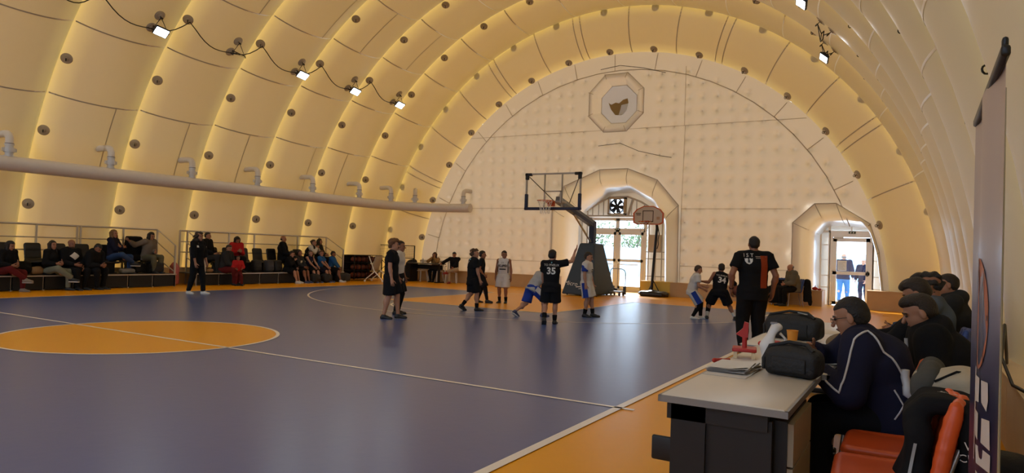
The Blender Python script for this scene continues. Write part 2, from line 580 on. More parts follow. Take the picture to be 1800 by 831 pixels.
for pts in ([(-7.1, 4.55), (6.95, 5.35 - .75)], [(-6.35, 5.86), (6.3, 5.86)], [(-8.0, 3.02), (-2.6, 3.02)], [(2.4, 3.0), (5.9, 3.0)], [(2.4, 3.1), (2.4, .5)], [(2.4, 3.1), (2.45, 5.86)], [(2.42, 5.86), (2.42, 7.9)], [(-2.6, 3.0), (-2.6, .5)], [(2.4, 1.05), (5.9, 1.05)], [(-8.2, 1.0), (-2.7, 1.0)])[1:]:
    ribbon('weld_seam', pts, YW, .018, M_WELD, wall_end)
arc_in = [(-(RW - .62) * math.cos(math.radians(a)), (RW - .62) * math.sin(math.radians(a))) for a in range(6, 163, 6)]
ribbon('weld_seam', arc_in, YW, .03, M_WELD, wall_end)
for k in range(14):
    a = math.radians(13 + 10.8 * k)
    ribbon('weld_seam', [(-r * math.cos(a), r * math.sin(a)) for r in (RW - .05, RW - .62)], YW, .025, M_WELD, wall_end)
# light cable pinned along the wall
def cable_wall(pts, par):
    g = G(); g.tube([(x, YW - .02, z) for x, z in pts], .010, 5); return g.obj('wall_cord', M_CABLE, par)
cable_wall([(-.75, 8.1), (.0, 8.18), (.9, 8.0), (1.7, 7.75)], wall_end)
cable_wall([(-.75, 5.3), (.1, 5.36), (.8, 5.05), (1.6, 4.85), (2.0, 4.78)], wall_end)

# octagonal window of the end wall: sloping fabric frame, pane with a torn flap
def resample(poly, n, close=False):
    pts = [Vector((p[0], 0, p[1])) for p in poly]
    if close: pts.append(pts[0])
    L = [0]
    for a, b in zip(pts, pts[1:]): L.append(L[-1] + (b - a).length)
    out = []
    for i in range(n):
        t = L[-1] * i / (n - 1); k = 0
        while k < len(L) - 2 and L[k + 1] < t: k += 1
        f_ = (t - L[k]) / max(1e-9, L[k + 1] - L[k]); out.append(pts[k].lerp(pts[k + 1], f_))
    return out

win = empty('window_1'); tag(win, 'octagonal porthole with sloping fabric frame high in the end wall', kind='structure')
oc_o, oc_i = octa(1.14), octa(.74)
for k in range(8):
    a, b, c, d = oc_o[k], oc_o[(k + 1) % 8], oc_i[(k + 1) % 8], oc_i[k]
    g = G(); P = []
    for v in range(6):
        t = v / 5; bulge = -.10 * math.sin(PI * t)
        for u in range(6):
            s = u / 5
            p = Vector((a[0] + (b[0] - a[0]) * s, 0, a[1] + (b[1] - a[1]) * s)).lerp(Vector((d[0] + (c[0] - d[0]) * s, 0, d[1] + (c[1] - d[1]) * s)), t)
            P.append((p.x, YW + .32 * t * t + bulge - .005, p.z))
    g.grid(P, 6, 6); g.obj('frame_panel', M_WALLF, win)
    ribbon('weld_seam', [a, (.5 * (a[0] + d[0]), .5 * (a[1] + d[1]))], YW - .085, .022, M_WELD, win)
ribbon('weld_seam', oc_o, YW, .03, M_WELD, win, closed=True)
ribbon('weld_seam', oc_i, YW + .31, .03, M_WELD, win, closed=True)
g = G(); g.add([(x, YW + .32, z) for x, z in oc_i], [tuple(range(8))]); 
M_PANE = membrane('clouded_pane', (.035, .026, .018), (.5, .45, .40))
g.obj('window_pane', M_PANE, win)
heart = [(-.42, .12), (-.30, .03), (-.12, .10), (.02, .06), (.18, .18), (.36, .22), (.40, .06), (.30, -.22), (.12, -.38), (-.12, -.36), (-.30, -.15)]
g = G(); g.prism([(OCT_C[0] - .02 + x * .95, YW + .30, OCT_C[1] - .02 + z) for x, z in heart], (0, .015, 0))
g.obj('torn_flap', membrane('yellow_film', (.04, .022, .005), (.3, .2, .07)), win)
g = G(); g.prism([(OCT_C[0] + x, YW + .285, OCT_C[1] - .05 + z) for x, z in [(.10, .02), (.36, .06), (.30, -.18), (.16, -.33), (.0, -.34), (.06, -.15)]], (0, .012, 0))
g.obj('clear_hole', membrane('white_film', (.5, .5, .48), (.5, .5, .5)), win)

# ------------------------------------------------------------------ arched doorways
def archway(name, outl, inn, label, n=60, y0=YW - .02, y1=YW + .75, ydoor=18.62):
    root = tag(empty(name), label, kind='structure')
    A, B = resample(outl, n), resample(inn, n)
    P = []
    steps = 12
    for v in range(steps + 1):
        t = v / steps
        for u in range(n):
            p = A[u].lerp(B[u], math.sin(t * PI / 2) ** .8)
            P.append((p.x, y0 - .16 * math.sin(PI * min(1, t * 1.25)) + (y1 - y0) * (1 - math.cos(t * PI / 2)), p.z))
    g = G(); g.grid(P, n, steps + 1); g.obj('arch_cushion', M_ARCHF, root)
    P = []
    for y in (y1, ydoor):
        for u in range(n): P.append((B[u].x, y, B[u].z))
    g = G(); g.grid(P, n, 2); g.obj('reveal', M_ARCHF, root)
    ribbon('weld_seam', outl, YW - .02, .03, M_WELD, root)
    for a in outl[1:-1]:
        b = min(inn, key=lambda q: (q[0] - a[0]) ** 2 + (q[1] - a[1]) ** 2)
        pts = []
        for v in range(9):
            t = v / 8 * .8; s = math.sin(t * PI / 2) ** .8
            pts.append((a[0] + (b[0] - a[0]) * s, y0 - .16 * math.sin(PI * min(1, t * 1.25)) + (y1 - y0) * (1 - math.cos(t * PI / 2)) - .012, a[1] + (b[1] - a[1]) * s))
        g = G(); g.tube(pts, .011, 5); g.obj('weld_seam', M_WELD, root)
    return root
arch1 = archway('trim_1', DOOR1_OUT, DOOR1_IN, 'inflated cream fabric archway around the double glass door')
arch2 = archway('trim_2', DOOR2_OUT, DOOR2_IN, 'inflated cream fabric archway around the single glass door')

YD = 18.45
def bar(g, x0, x1, z0, z1, y=YD, d=.06): g.b2((x0, y - d / 2, z0), (x1, y + d / 2, z1))
def part_bar(name, par, x0, x1, z0, z1, m=None, y=YD, d=.06):
    g = G(); bar(g, x0, x1, z0, z1, y, d); return g.obj(name, m or M_ALU, par)

# double door
d1 = tag(empty('door_1', (0, 0, 0)), 'white framed double glass door with transom panes under the fan', kind='structure')
X0, X1, XM = -1.36, .80, -.27
for (x0, x1, z0, z1) in [(X0 - .06, X0 + .05, 0, 2.74), (X1 - .05, X1 + .06, 0, 2.74), (X0, X1, 2.62, 2.74), (X0, X1, 2.20, 2.34), (XM - .07, XM + .07, 0, 2.7), (X0, X1, .0, .10)]:
    part_bar('door_frame', d1, x0, x1, z0, z1)
for s, (a, b) in enumerate(((X0 + .05, XM - .05), (XM + .05, X1 - .05))):
    lf = empty('door_leaf', parent=d1)
    for (x0, x1, z0, z1) in [(a, a + .09, .08, 2.2), (b - .09, b, .08, 2.2), (a, b, 2.1, 2.2), (a, b, .08, .2), (a, b, 1.10, 1.20)]:
        part_bar('leaf_rail', lf, x0, x1, z0, z1, y=YD - .01)
    part_bar('glass_pane', lf, a + .08, b - .08, 1.2, 2.1, M_GLASS, d=.008)
    part_bar('glass_pane', lf, a + .08, b - .08, .2, 1.1, M_GLASS, d=.008)
    part_bar('glass_pane', d1, a, b, 2.34, 2.62, M_GLASS, d=.008)
g = G(); g.cyl((X0 + .2, YD - .09, 1.0), (XM - .12, YD - .09, 1.0), .018); g.obj('push_bar', M_ALU, d1)
g = G(); g.cyl((XM + .12, YD - .09, 1.0), (X1 - .2, YD - .09, 1.0), .018); g.obj('push_bar', M_ALU, d1)
def exit_sign(par, x, z, y):
    g = G(); g.rbox((x, y, z), (.20, .02, .075), .008, Matrix.Identity(3)); o = g.obj('exit_sign', mat('exit_dark', (.03, .06, .04), .5), par)
    g = G()
    for dx in (-.05, .03):      # two little running-figure pictograms
        g.b2((x + dx - .012, y - .014, z - .012), (x + dx + .012, y - .011, z + .012))
        g.b2((x + dx - .004, y - .014, z - .028), (x + dx + .022, y - .011, z - .016))
        g.b2((x + dx + .014, y - .014, z - .006), (x + dx + .030, y - .011, z + .022))
    g.obj('pictogram', M_WHT, o)
exit_sign(d1, XM, 2.30, YD - .05)
# truss above and beside the door
M_TRUSS = mat('truss_grey', (.46, .42, .36), .5, .2)
tr = tag(empty('trim_3'), 'grey steel truss with arched chord above the double door', kind='structure')
def strut(par, a, b, r=.025, m=None, name='strut', y=YD - .03):
    g = G(); g.cyl((a[0], y, a[1]), (b[0], y, b[1]), r, n=8); return g.obj(name, m or M_TRUSS, par)
arcp = [(-1.78, 2.80), (-1.45, 3.04), (-1.0, 3.32), (-.62, 3.5), (.10, 3.52), (.62, 3.32), (1.15, 3.0), (1.5, 2.80)]
for a, b in zip(arcp, arcp[1:]): strut(tr, a, b, .035)
strut(tr, (-1.8, 2.80), (1.6, 2.80), .032)
for x, z in ((-1.5, 3.0), (-1.3, 3.13), (-1.06, 3.28), (-.86, 3.38), (.26, 3.45), (.45, 3.38), (.75, 3.23), (1.0, 3.08)): strut(tr, (x, 2.80), (x, z), .02)
strut(tr, (.12, 2.80), (.30, 3.44), .05)
strut(tr, (-1.78, 2.8), (-1.45, 2.4), .02); strut(tr, (-1.5, 0.0), (-1.5, 2.8), .028); strut(tr, (-1.72, 0), (-1.72, 2.8), .022)
for x in (.95, 1.22, 1.45): strut(tr, (x, 0), (x, 2.8), .022)
for z in (.62, 1.25, 1.5): strut(tr, (.86, z), (1.6, z), .018)
M_FILM = membrane('infill_film', (.20, .17, .13), (.70, .68, .64))
g = G(); P = [(x, YD + .10, z) for x, z in [(-1.85, 2.74), (1.7, 2.74), (1.3, 3.2), (.4, 3.72), (-.56, 3.72), (-1.56, 3.0)]]
# film with a square cut for the fan
fx0, fx1, fz0, fz1 = -.66, .02, 2.84, 3.48
g.b2((-1.95, YD + .09, 2.74), (fx0, YD + .10, 3.8)); g.b2((fx1, YD + .09, 2.74), (1.9, YD + .10, 3.8)); g.b2((fx0, YD + .09, 2.74), (fx1, YD + .10, fz0)); g.b2((fx0, YD + .09, fz1), (fx1, YD + .10, 3.8))
g.obj('infill_film', M_FILM, tr)
g = G(); g.b2((-1.95, YD + .09, 0), (X0 - .06, YD + .10, 2.74)); g.obj('side_film', M_FILM, tr)
g = G(); g.b2((X1 + .06, YD + .09, 0), (1.85, YD + .10, 2.74)); g.obj('side_film', M_FILM, tr)
g = G(); g.b2((.98, YD - .12, 1.52), (1.42, YD - .02, 2.12)); g.obj('side_board', mat('board_beige', (.52, .43, .32), .6), tr)

# extractor fan
fan = thing('extractor_fan', 'black six-blade extractor fan in a square plywood frame above the double door', 'fan', (-.32, YD - .02, 3.16))
g = G()
for (x0, x1, z0, z1) in ((-.34, -.285, -.32, .32), (.285, .34, -.32, .32), (-.34, .34, .27, .32), (-.34, .34, -.32, -.27)): g.b2((x0, -.10, z0), (x1, .12, z1))
g.obj('housing', mat('fan_ply', (.40, .30, .18), .6, noise=.15), fan)
g = G(); n = 28
P = []
for r, y in ((.285, -.06), (.285, .08), (.255, .08), (.255, -.06)):
    for k in range(n): P.append((r * math.cos(2 * PI * k / n), y, r * math.sin(2 * PI * k / n)))
g.grid(P + P[:n], n, 5, closed=True); g.obj('ring', M_BLKM, fan)
g = G(); g.cyl((0, -.07, 0), (0, .03, 0), .062, n=16); g.obj('hub', M_BLKM, fan)
blade = None
for k in range(6):
    a = 2 * PI * k / 6 + .2
    if blade is None:
        g = G(); P = []
        for (r, h0, h1, tw) in ((.05, -.04, .04, .02), (.12, -.055, .06, .02), (.19, -.07, .075, .018), (.245, -.075, .075, .015)):
            for s, h in ((0, h0), (1, h1)):
                P.append((r * math.cos(h / r) if False else r, -.03 + tw * (1 if s else -1), h))
        g.grid(P, 2, 4); g.add([(x, y + .006, z) for x, y, z in P], [(0, 2, 3, 1), (2, 4, 5, 3), (4, 6, 7, 5)], 0, True)
        blade = g.obj('blade', M_BLKM, fan); blade.rotation_euler = (0, a, 0)
    else: reuse(blade, fan, (0, 0, 0), (0, a, 0))
g = G()
for r in (.10, .17, .23): g.tube([(r * math.cos(2 * PI * k / 20), -.085, r * math.sin(2 * PI * k / 20)) for k in range(21)], .004, 4)
g.obj('guard', M_BLKM, fan)

# single door with side lights
d2 = tag(empty('door_2'), 'white single glass door with a paper notice and narrow side lights', kind='structure')
YD2 = 18.35
A, B = 7.08, 8.13
for (x0, x1, z0, z1) in [(A - .10, A, 0, 2.3), (B, B + .10, 0, 2.3), (A, B, 2.16, 2.3), (6.70, 8.5, 2.30, 2.36), (6.70, 6.74, 0, 2.5), (6.94, 7.0, 0, 2.5), (8.2, 8.25, .5, 2.5), (7.58, 7.62, 2.36, 2.56)]:
    part_bar('door_frame', d2, x0, x1, z0, z1, y=YD2)
for z in (.55, .92, 1.42, 1.90):
    part_bar('glazing_bar', d2, 6.74, 6.96, z, z + .03, y=YD2); part_bar('glazing_bar', d2, 8.2, 8.62, z, z + .03, y=YD2)
g = G(); g.cyl((6.72, YD2, 2.3), (6.95, YD2, 2.55), .022); g.obj('glazing_bar', M_ALU, d2)
g = G(); bar(g, 6.6, 6.96, 0, 2.6, YD2 + .05, .008); bar(g, 8.24, 8.75, 0, 2.6, YD2 + .05, .008); bar(g, 6.96, 8.24, 2.36, 2.65, YD2 + .05, .008); g.obj('side_light', membrane('sidelight_film', (.30, .29, .27), (.7, .7, .68)), d2)
lf = empty('door_leaf', parent=d2)
for (x0, x1, z0, z1) in [(A, A + .11, .03, 2.14), (B - .11, B, .03, 2.14), (A, B, 2.02, 2.14), (A, B, .03, .13), (A, B, .98, 1.08)]:
    part_bar('leaf_rail', lf, x0, x1, z0, z1, y=YD2 - .01)
part_bar('glass_pane', lf, A + .1, B - .1, 1.08, 2.02, M_GLASS, y=YD2, d=.008); part_bar('glass_pane', lf, A + .1, B - .1, .13, .98, M_GLASS, y=YD2, d=.008)
part_bar('notice_sheet', lf, A + .14, A + .40, 1.10, 1.42, mat('notice_paper', (.8, .82, .82), .8), y=YD2 - .02, d=.002)
g = G()
for k in range(7): g.b2((A + .17, YD2 - .0225, 1.14 + k * .036), (A + .36 - (k % 3) * .03, YD2 - .0215, 1.147 + k * .036))
g.obj('notice_print', mat('print_grey', (.35, .4, .45), .8), lf)
g = G(); g.rbox((B - .055, YD2 - .07, 1.03), (.03, .08, .16), .01, Matrix.Identity(3)); g.obj('handle', M_BLK, lf)
exit_sign(d2, 7.62, 2.31, YD2 - .05)
part_bar('door_closer', d2, A + .02, A + .3, 2.10, 2.16, M_PVC, y=YD2 - .07, d=.05)

# ------------------------------------------------------------------ floor and court
floor = G(); floor.b2((-12.5, -19, -.10), (12.5, YD + .03, 0)); floor = tag(floor.obj('floor', M_YEL), 'glossy ochre vinyl sports floor around the blue court', kind='structure')
def flat(name, poly, z, m): 
    g = G(); g.add([(x, y, z) for x, y in poly], [tuple(range(len(poly)))]); return g.obj(name, m, floor)
flat('blue_court', [(-W2, -D2), (W2, -D2), (W2, D2), (-W2, D2)], .003, M_BLUE)
KX, FT = 2.36, 7.95
for s in (1, -1):
    flat('key_area', [(-KX, s * D2), (-KX, s * FT), (KX, s * FT), (KX, s * D2)][::s], .005, M_YEL)
circ = [(1.8 * math.cos(2 * PI * k / 72), 1.8 * math.sin(2 * PI * k / 72)) for k in range(72)]
flat('centre_circle', circ, .005, M_YEL)
def line(pts, w=.05, z=.0065, closed=False):
    g = G(); n = len(pts); L_, R_ = [], []
    for i in range(n):
        a = Vector(pts[(i - 1) % n] if closed else pts[max(i - 1, 0)]); b = Vector(pts[(i + 1) % n] if closed else pts[min(i + 1, n - 1)])
        d = (b - a).normalized(); s = Vector((-d.y, d.x)) * w / 2; p = Vector(pts[i])
        L_.append((*(p + s), z)); R_.append((*(p - s), z))
    P = L_ + R_
    fs = [(i, i + n, (i + 1) % n + n, (i + 1) % n) for i in range(n if closed else n - 1)]
    g.add(P, fs); return g.obj('court_line', M_LINE, floor)
for k in range(1, 1): pass
line([(-W2, 0), (W2 + .15, 0)]); line(circ, closed=True)
line([(W2, -D2), (W2, D2)], .075); line([(-W2, -D2), (-W2, D2)]); 
BC = 12.15
for s in (1, -1):
    line([(-W2, s * D2), (W2, s * D2)])
    a0 = math.acos(6.26 / 6.61)
    line([(6.26, s * D2)] + [(6.61 * math.cos(t), s * (BC - 6.61 * math.sin(t))) for t in [a0 + (PI - 2 * a0) * k / 60 for k in range(61)]] + [(-6.26, s * D2)])
    line([(-KX, s * FT), (KX, s * FT)], .05, .008)
    line([(1.68 * math.cos(PI * k / 30), s * (FT - 1.68 * math.sin(PI * k / 30))) for k in range(31)])
    line([(-KX, s * D2), (-KX, s * FT)], .05, .008); line([(KX, s * D2), (KX, s * FT)], .05, .008)

# low boxed plinths that hide the foot of the dome
def plinth(nm, pieces, label):
    root = tag(empty(nm), label, kind='structure')
    for lo, hi, m in pieces:
        g = G(); g.b2(lo, (hi[0], hi[1], hi[2] - .02)); g.obj('plinth_panel', m, root)
        g = G(); g.b2((lo[0] - .01, lo[1] - .015, hi[2] - .02), (hi[0] + .01, hi[1], hi[2])); g.obj('plinth_lid', m, root)
    return root
def runs(x0, x1, n, y0=17.12, y1=17.75, h=.48, m=None):
    w = (x1 - x0) / n
    return [((x0 + w * i + .003, y0, 0), (x0 + w * (i + 1) - .003, y1, h), m or M_WOOD) for i in range(n)]
plinth('baseboard_far_1', runs(-8.6, -2.05, 3, 17.14, 17.45), 'plywood plinth along the end wall behind the plastic chairs')
plinth('baseboard_far_2', runs(1.15, 2.2, 1, 17.12, 17.9, .49, mat('sunlit_ply', (.72, .46, .06), .45)) + runs(2.2, 6.93, 2, 17.12, 17.9), 'plywood plinth between the two glass doors with daylight painted into its yellow end')  # yellow end box: plywood with the door's daylight put into its colour
plinth('baseboard_far_3', runs(8.14, 9.9, 1, 17.05, 17.9, .56), 'plywood plinth right of the single glass door')
plinth('baseboard_right', [((10.06, y, 0), (10.5, y + 2.39, .56), M_WOODP) for y in (-9, -6.6, -4.2, -1.8, .6, 3.0, 5.4, 7.8, 10.2, 12.6)], 'pale plywood plinth along the right foot of the dome')
plinth('baseboard_left', [((-10.5, y, 0), (-10.22, y + 2.39, .5), M_WOODP) for y in (-3, -.6, 1.8, 4.2, 6.6, 9.0, 11.4, 13.8)], 'pale plywood plinth along the left foot of the dome')
# ================================================================== soft shapes: signed distance fields turned into one surface
def _smin(a, b, k):
    if k <= 0: return np.minimum(a, b)
    h = np.clip(.5 + .5 * (b - a) / k, 0, 1)
    return b * (1 - h) + a * h - k * h * (1 - h)

def nrm(v):
    v = np.asarray(v, float); n = np.linalg.norm(v)
    return v / n if n > 1e-9 else v

class Prim:
    def __init__(s, kind, **k):
        s.kind = kind; s.__dict__.update(k)
    def bounds(s):
        if s.kind in ('cap', 'cut'):
            r = max(s.ra, s.rb) * max(1.0, getattr(s, 'wide', 1.0))
            return np.minimum(s.a, s.b) - r, np.maximum(s.a, s.b) + r
        R_ = np.max(s.r) if s.kind == 'ell' else np.linalg.norm(s.r)
        return s.c - R_, s.c + R_
    def dist(s, P):
        if s.kind in ('cap', 'cut'):
            ab = s.b - s.a; L = np.linalg.norm(ab); d = ab / max(L, 1e-9)
            q = P - s.a
            t = q @ d
            if getattr(s, 'ax', None) is not None:            # flattened section: ax = wide axis, wide = widening
                comp = q @ s.ax
                q = q - comp[..., None] * s.ax * (1 - 1 / s.wide)
                rad = np.sqrt(np.maximum((q * q).sum(-1) - (q @ d) ** 2, 0))
            else:
                rad = np.sqrt(np.maximum((q * q).sum(-1) - t * t, 0))
            if s.kind == 'cap':
                tc = np.clip(t, 0, L); r = s.ra + (s.rb - s.ra) * tc / max(L, 1e-9)
                return np.sqrt(rad ** 2 + (t - tc) ** 2) - r
            tc = np.clip(t / max(L, 1e-9), 0, 1)
            r = s.ra + (s.rb - s.ra) * tc
            return np.maximum(rad - r, np.maximum(-t, t - L))
        q = P - s.c
        if s.m is not None: q = q @ s.m                        # columns of m are the local axes
        if s.kind == 'ell':
            k = q / s.r
            k0 = np.sqrt((k * k).sum(-1)); k1 = np.sqrt(((q / (s.r ** 2)) ** 2).sum(-1))
            return k0 * (k0 - 1) / np.maximum(k1, 1e-6)
        if s.kind == 'box':
            d = np.abs(q) - (s.r - s.rd)
            return np.sqrt((np.maximum(d, 0) ** 2).sum(-1)) + np.minimum(d.max(-1), 0) - s.rd

def cap(a, b, ra, rb=None, k=.02, ax=None, wide=1.0, cut=False, sub=False):
    return Prim('cut' if cut else 'cap', a=np.asarray(a, float), b=np.asarray(b, float), ra=ra, rb=ra if rb is None else rb, k=k,
                ax=None if ax is None else nrm(ax), wide=wide, sub=sub)
def ell(c, r, k=.02, m=None, sub=False):
    r = np.asarray(r, float) * np.ones(3)
    return Prim('ell', c=np.asarray(c, float), r=r, k=k, m=m, sub=sub)
def rbx(c, r, rd=.02, k=.01, m=None, sub=False):
    return Prim('box', c=np.asarray(c, float), r=np.asarray(r, float), rd=rd, k=k, m=m, sub=sub)

def soft(prims, res, wob=0.0, wf=9.0, seed=0, cutz=None):
    """surface nets over the union of the shapes -> (verts, quads)"""
    lo = np.min([p.bounds()[0] for p in prims if not p.sub], 0) - 3 * res - wob
    hi = np.max([p.bounds()[1] for p in prims if not p.sub], 0) + 3 * res + wob
    n = np.ceil((hi - lo) / res).astype(int) + 1
    D = np.full(n, 1.0, np.float32)
    for p in prims:
        a, b = p.bounds(); mg = p.k + 3.2 * res + wob
        i0 = np.clip(np.floor((a - mg - lo) / res).astype(int), 0, n); i1 = np.clip(np.ceil((b + mg - lo) / res).astype(int) + 1, 0, n)
        if np.any(i1 <= i0): continue
        ax = [lo[k] + res * np.arange(i0[k], i1[k]) for k in range(3)]
        X = np.stack(np.meshgrid(*ax, indexing='ij'), -1)
        d = p.dist(X)
        s = np.s_[i0[0]:i1[0], i0[1]:i1[1], i0[2]:i1[2]]
        if p.sub: D[s] = -_smin(-D[s], d, p.k)
        else: D[s] = _smin(D[s], d, p.k)
    if wob or cutz is not None:
        ax = [lo[k] + res * np.arange(n[k]) for k in range(3)]
        X, Y, Z = np.meshgrid(*ax, indexing='ij')
        if wob:
            D = D + wob * .5 * (np.sin(wf * X * 1.3 + seed + 1.7 * np.sin(wf * Z)) + np.sin(wf * Z * 1.1 + 2.1 * seed + 1.3 * np.sin(wf * 1.2 * Y)) * .8)
        if cutz is not None: D = np.maximum(D, cutz - Z)
    D[0], D[-1], D[:, 0], D[:, -1], D[:, :, 0], D[:, :, -1] = (1e-3 + np.abs(D[0]), 1e-3 + np.abs(D[-1]), 1e-3 + np.abs(D[:, 0]), 1e-3 + np.abs(D[:, -1]), 1e-3 + np.abs(D[:, :, 0]), 1e-3 + np.abs(D[:, :, -1]))
    S = D < 0
    c = [D[i:n[0] - 1 + i, j:n[1] - 1 + j, k:n[2] - 1 + k] for i in (0, 1) for j in (0, 1) for k in (0, 1)]
    cs = sum((x < 0).astype(np.int8) for x in c)
    act = (cs > 0) & (cs < 8)
    ids = np.full(act.shape, -1, np.int64); I = np.argwhere(act); ids[act] = np.arange(len(I))
    cv = np.stack([x[act] for x in c], 1)
    off = np.array([(i, j, k) for i in (0, 1) for j in (0, 1) for k in (0, 1)], float)
    acc = np.zeros((len(I), 3)); cnt = np.zeros(len(I))
    for a in range(8):
        for b in range(a + 1, 8):
            if np.abs(off[a] - off[b]).sum() != 1: continue
            va, vb = cv[:, a], cv[:, b]; m = (va < 0) != (vb < 0)
            t = np.where(m, va / np.where(m, va - vb, 1), 0)
            acc += np.where(m[:, None], off[a] + t[:, None] * (off[b] - off[a]), 0); cnt += m
    V = lo + res * (I + acc / np.maximum(cnt, 1)[:, None])
    Fq = []
    for ax in range(3):
        u, v = (ax + 1) % 3, (ax + 2) % 3
        sl0 = [slice(1, -1)] * 3; sl1 = [slice(1, -1)] * 3
        sl0[ax] = slice(0, -1); sl1[ax] = slice(1, None)
        s0, s1 = S[tuple(sl0)], S[tuple(sl1)]
        ch = np.argwhere(s0 != s1)
        if not len(ch): continue
        flip = s0[tuple(ch.T)]
        base = ch.copy()
        for q in range(3):
            if q != ax: base[:, q] += 1
        def cid(du, dv):
            w = base.copy(); w[:, u] += du; w[:, v] += dv
            return ids[tuple(w.T)]
        q = np.stack([cid(-1, -1), cid(0, -1), cid(0, 0), cid(-1, 0)], 1)
        q[~flip] = q[~flip][:, ::-1]
        Fq.append(q)
    Fq = np.concatenate(Fq)
    # one relaxing pass evens the facets
    e = np.concatenate([Fq[:, [0, 1]], Fq[:, [1, 2]], Fq[:, [2, 3]], Fq[:, [3, 0]]])
    acc = np.zeros_like(V); cnt = np.zeros(len(V))
    np.add.at(acc, e[:, 0], V[e[:, 1]]); np.add.at(cnt, e[:, 0], 1)
    V = V * .45 + .55 * acc / np.maximum(cnt, 1)[:, None]
    return V, Fq

def mesh_obj(name, V, Fq, mats, parent=None, smooth=True, mi=None):
    me = bpy.data.meshes.new(name)
    Fq = np.asarray(Fq, np.int32); k = Fq.shape[1]
    me.vertices.add(len(V)); me.vertices.foreach_set('co', np.asarray(V, np.float32).ravel())
    me.loops.add(len(Fq) * k); me.loops.foreach_set('vertex_index', Fq.ravel())
    me.polygons.add(len(Fq)); me.polygons.foreach_set('loop_start', np.arange(0, len(Fq) * k, k, dtype=np.int32))
    me.polygons.foreach_set('use_smooth', np.ones(len(Fq), bool) if smooth else np.zeros(len(Fq), bool))
    if not isinstance(mats, (list, tuple)): mats = [mats]
    for m in mats: me.materials.append(m)
    if mi is not None: me.polygons.foreach_set('material_index', np.asarray(mi, np.int32))
    me.update(calc_edges=True); me.validate()
    o = bpy.data.objects.new(name, me); COL.objects.link(o)
    if parent: o.parent = parent
    return o

def soft_obj(name, prims, res, m, parent=None, **kw):
    V, Fq = soft(prims, res, **kw)
    return mesh_obj(name, V, Fq, m, parent)
# ================================================================== fixtures on the dome
def on_dome(y, deg, inset=0.0):
    """a point on the tube that spans y, moved inwards"""
    for o, y0, y1, r0, r1, sg in TUBES:
        if y0 <= y <= y1:
            p = tube_surf((y - y0) / (y1 - y0), math.radians(deg), y0, y1, r0, r1, sg)
            return p + Vector((-p.x, 0, -p.z)).normalized() * inset
    p = dome_pt(RS, math.radians(deg), y); return p + Vector((-p.x, 0, -p.z)).normalized() * inset

# inflation pipe with its valves
pipe_path = [(-8.92, y, 3.0) for y in (-14, -8, -2, 2, 6, 10, 13.2)] + [(-8.90, 14.4, 3.0), (-8.78, 15.3, 3.0), (-8.45, 16.1, 3.0), (-7.9, 16.65, 3.0), (-7.2, 16.95, 3.0), (-6.55, 17.05, 3.0), (-6.0, 17.08, 3.0)]
inflate = thing('inflation_pipe', 'long white air supply pipe with stubby valves running along the left side of the dome', 'pipe', (-8.92, 2, 3.0))
g = G(); g.tube([Vector(p) - Vector((-8.92, 2, 3.0)) for p in pipe_path], .178, 20); g.obj('main_pipe', mat('pipe_white', (.66, .60, .53), .45, noise=.05), inflate)
vg = {}
def valve(px, py, dirx, diry):
    v = empty('valve', (px + 8.92, py - 2, .16), math.atan2(diry, dirx), inflate)
    if not vg:
        g = G(); g.cyl((0, 0, -.02), (0, 0, .30), .085, n=14); g.cyl((0, 0, .0), (0, 0, .03), .105, n=14); g.cyl((0, 0, .27), (0, 0, .30), .10, n=14)
        vg['valve_body'] = g.obj('valve_body', M_PVC, v).data
        g = G(); g.cyl((0, 0, .10), (0, 0, .21), .112, n=14); g.box((.0, .12, .155), (.07, .06, .08)); g.box((0, -.12, .155), (.07, .06, .08)); vg['collar'] = g.obj('collar', M_PVC, v).data
        g = G(); g.cyl((0, 0, .296), (0, 0, .312), .093, n=14); vg['clamp'] = g.obj('clamp', M_BLKM, v).data
        g = G(); g.tube([(0, 0, .31), (0, 0, .40), (.015, 0, .46), (.06, 0, .515), (.12, 0, .54), (.22, 0, .55), (.62, 0, .55)], .085, 14); vg['elbow'] = g.obj('elbow', mat('pvc_pale', (.72, .66, .57), .45), v).data
    else:
        for k, me in vg.items():
            o = bpy.data.objects.new(k, me); COL.objects.link(o); o.parent = v
for y in (2.08, 4.45, 6.82, 9.15, 11.5, 13.85): valve(-8.92, y, -1, 0.0)
valve(-8.72, 15.45, -1, .15); valve(-8.25, 16.38, -.6, .8); valve(-6.35, 17.07, .1, 1)

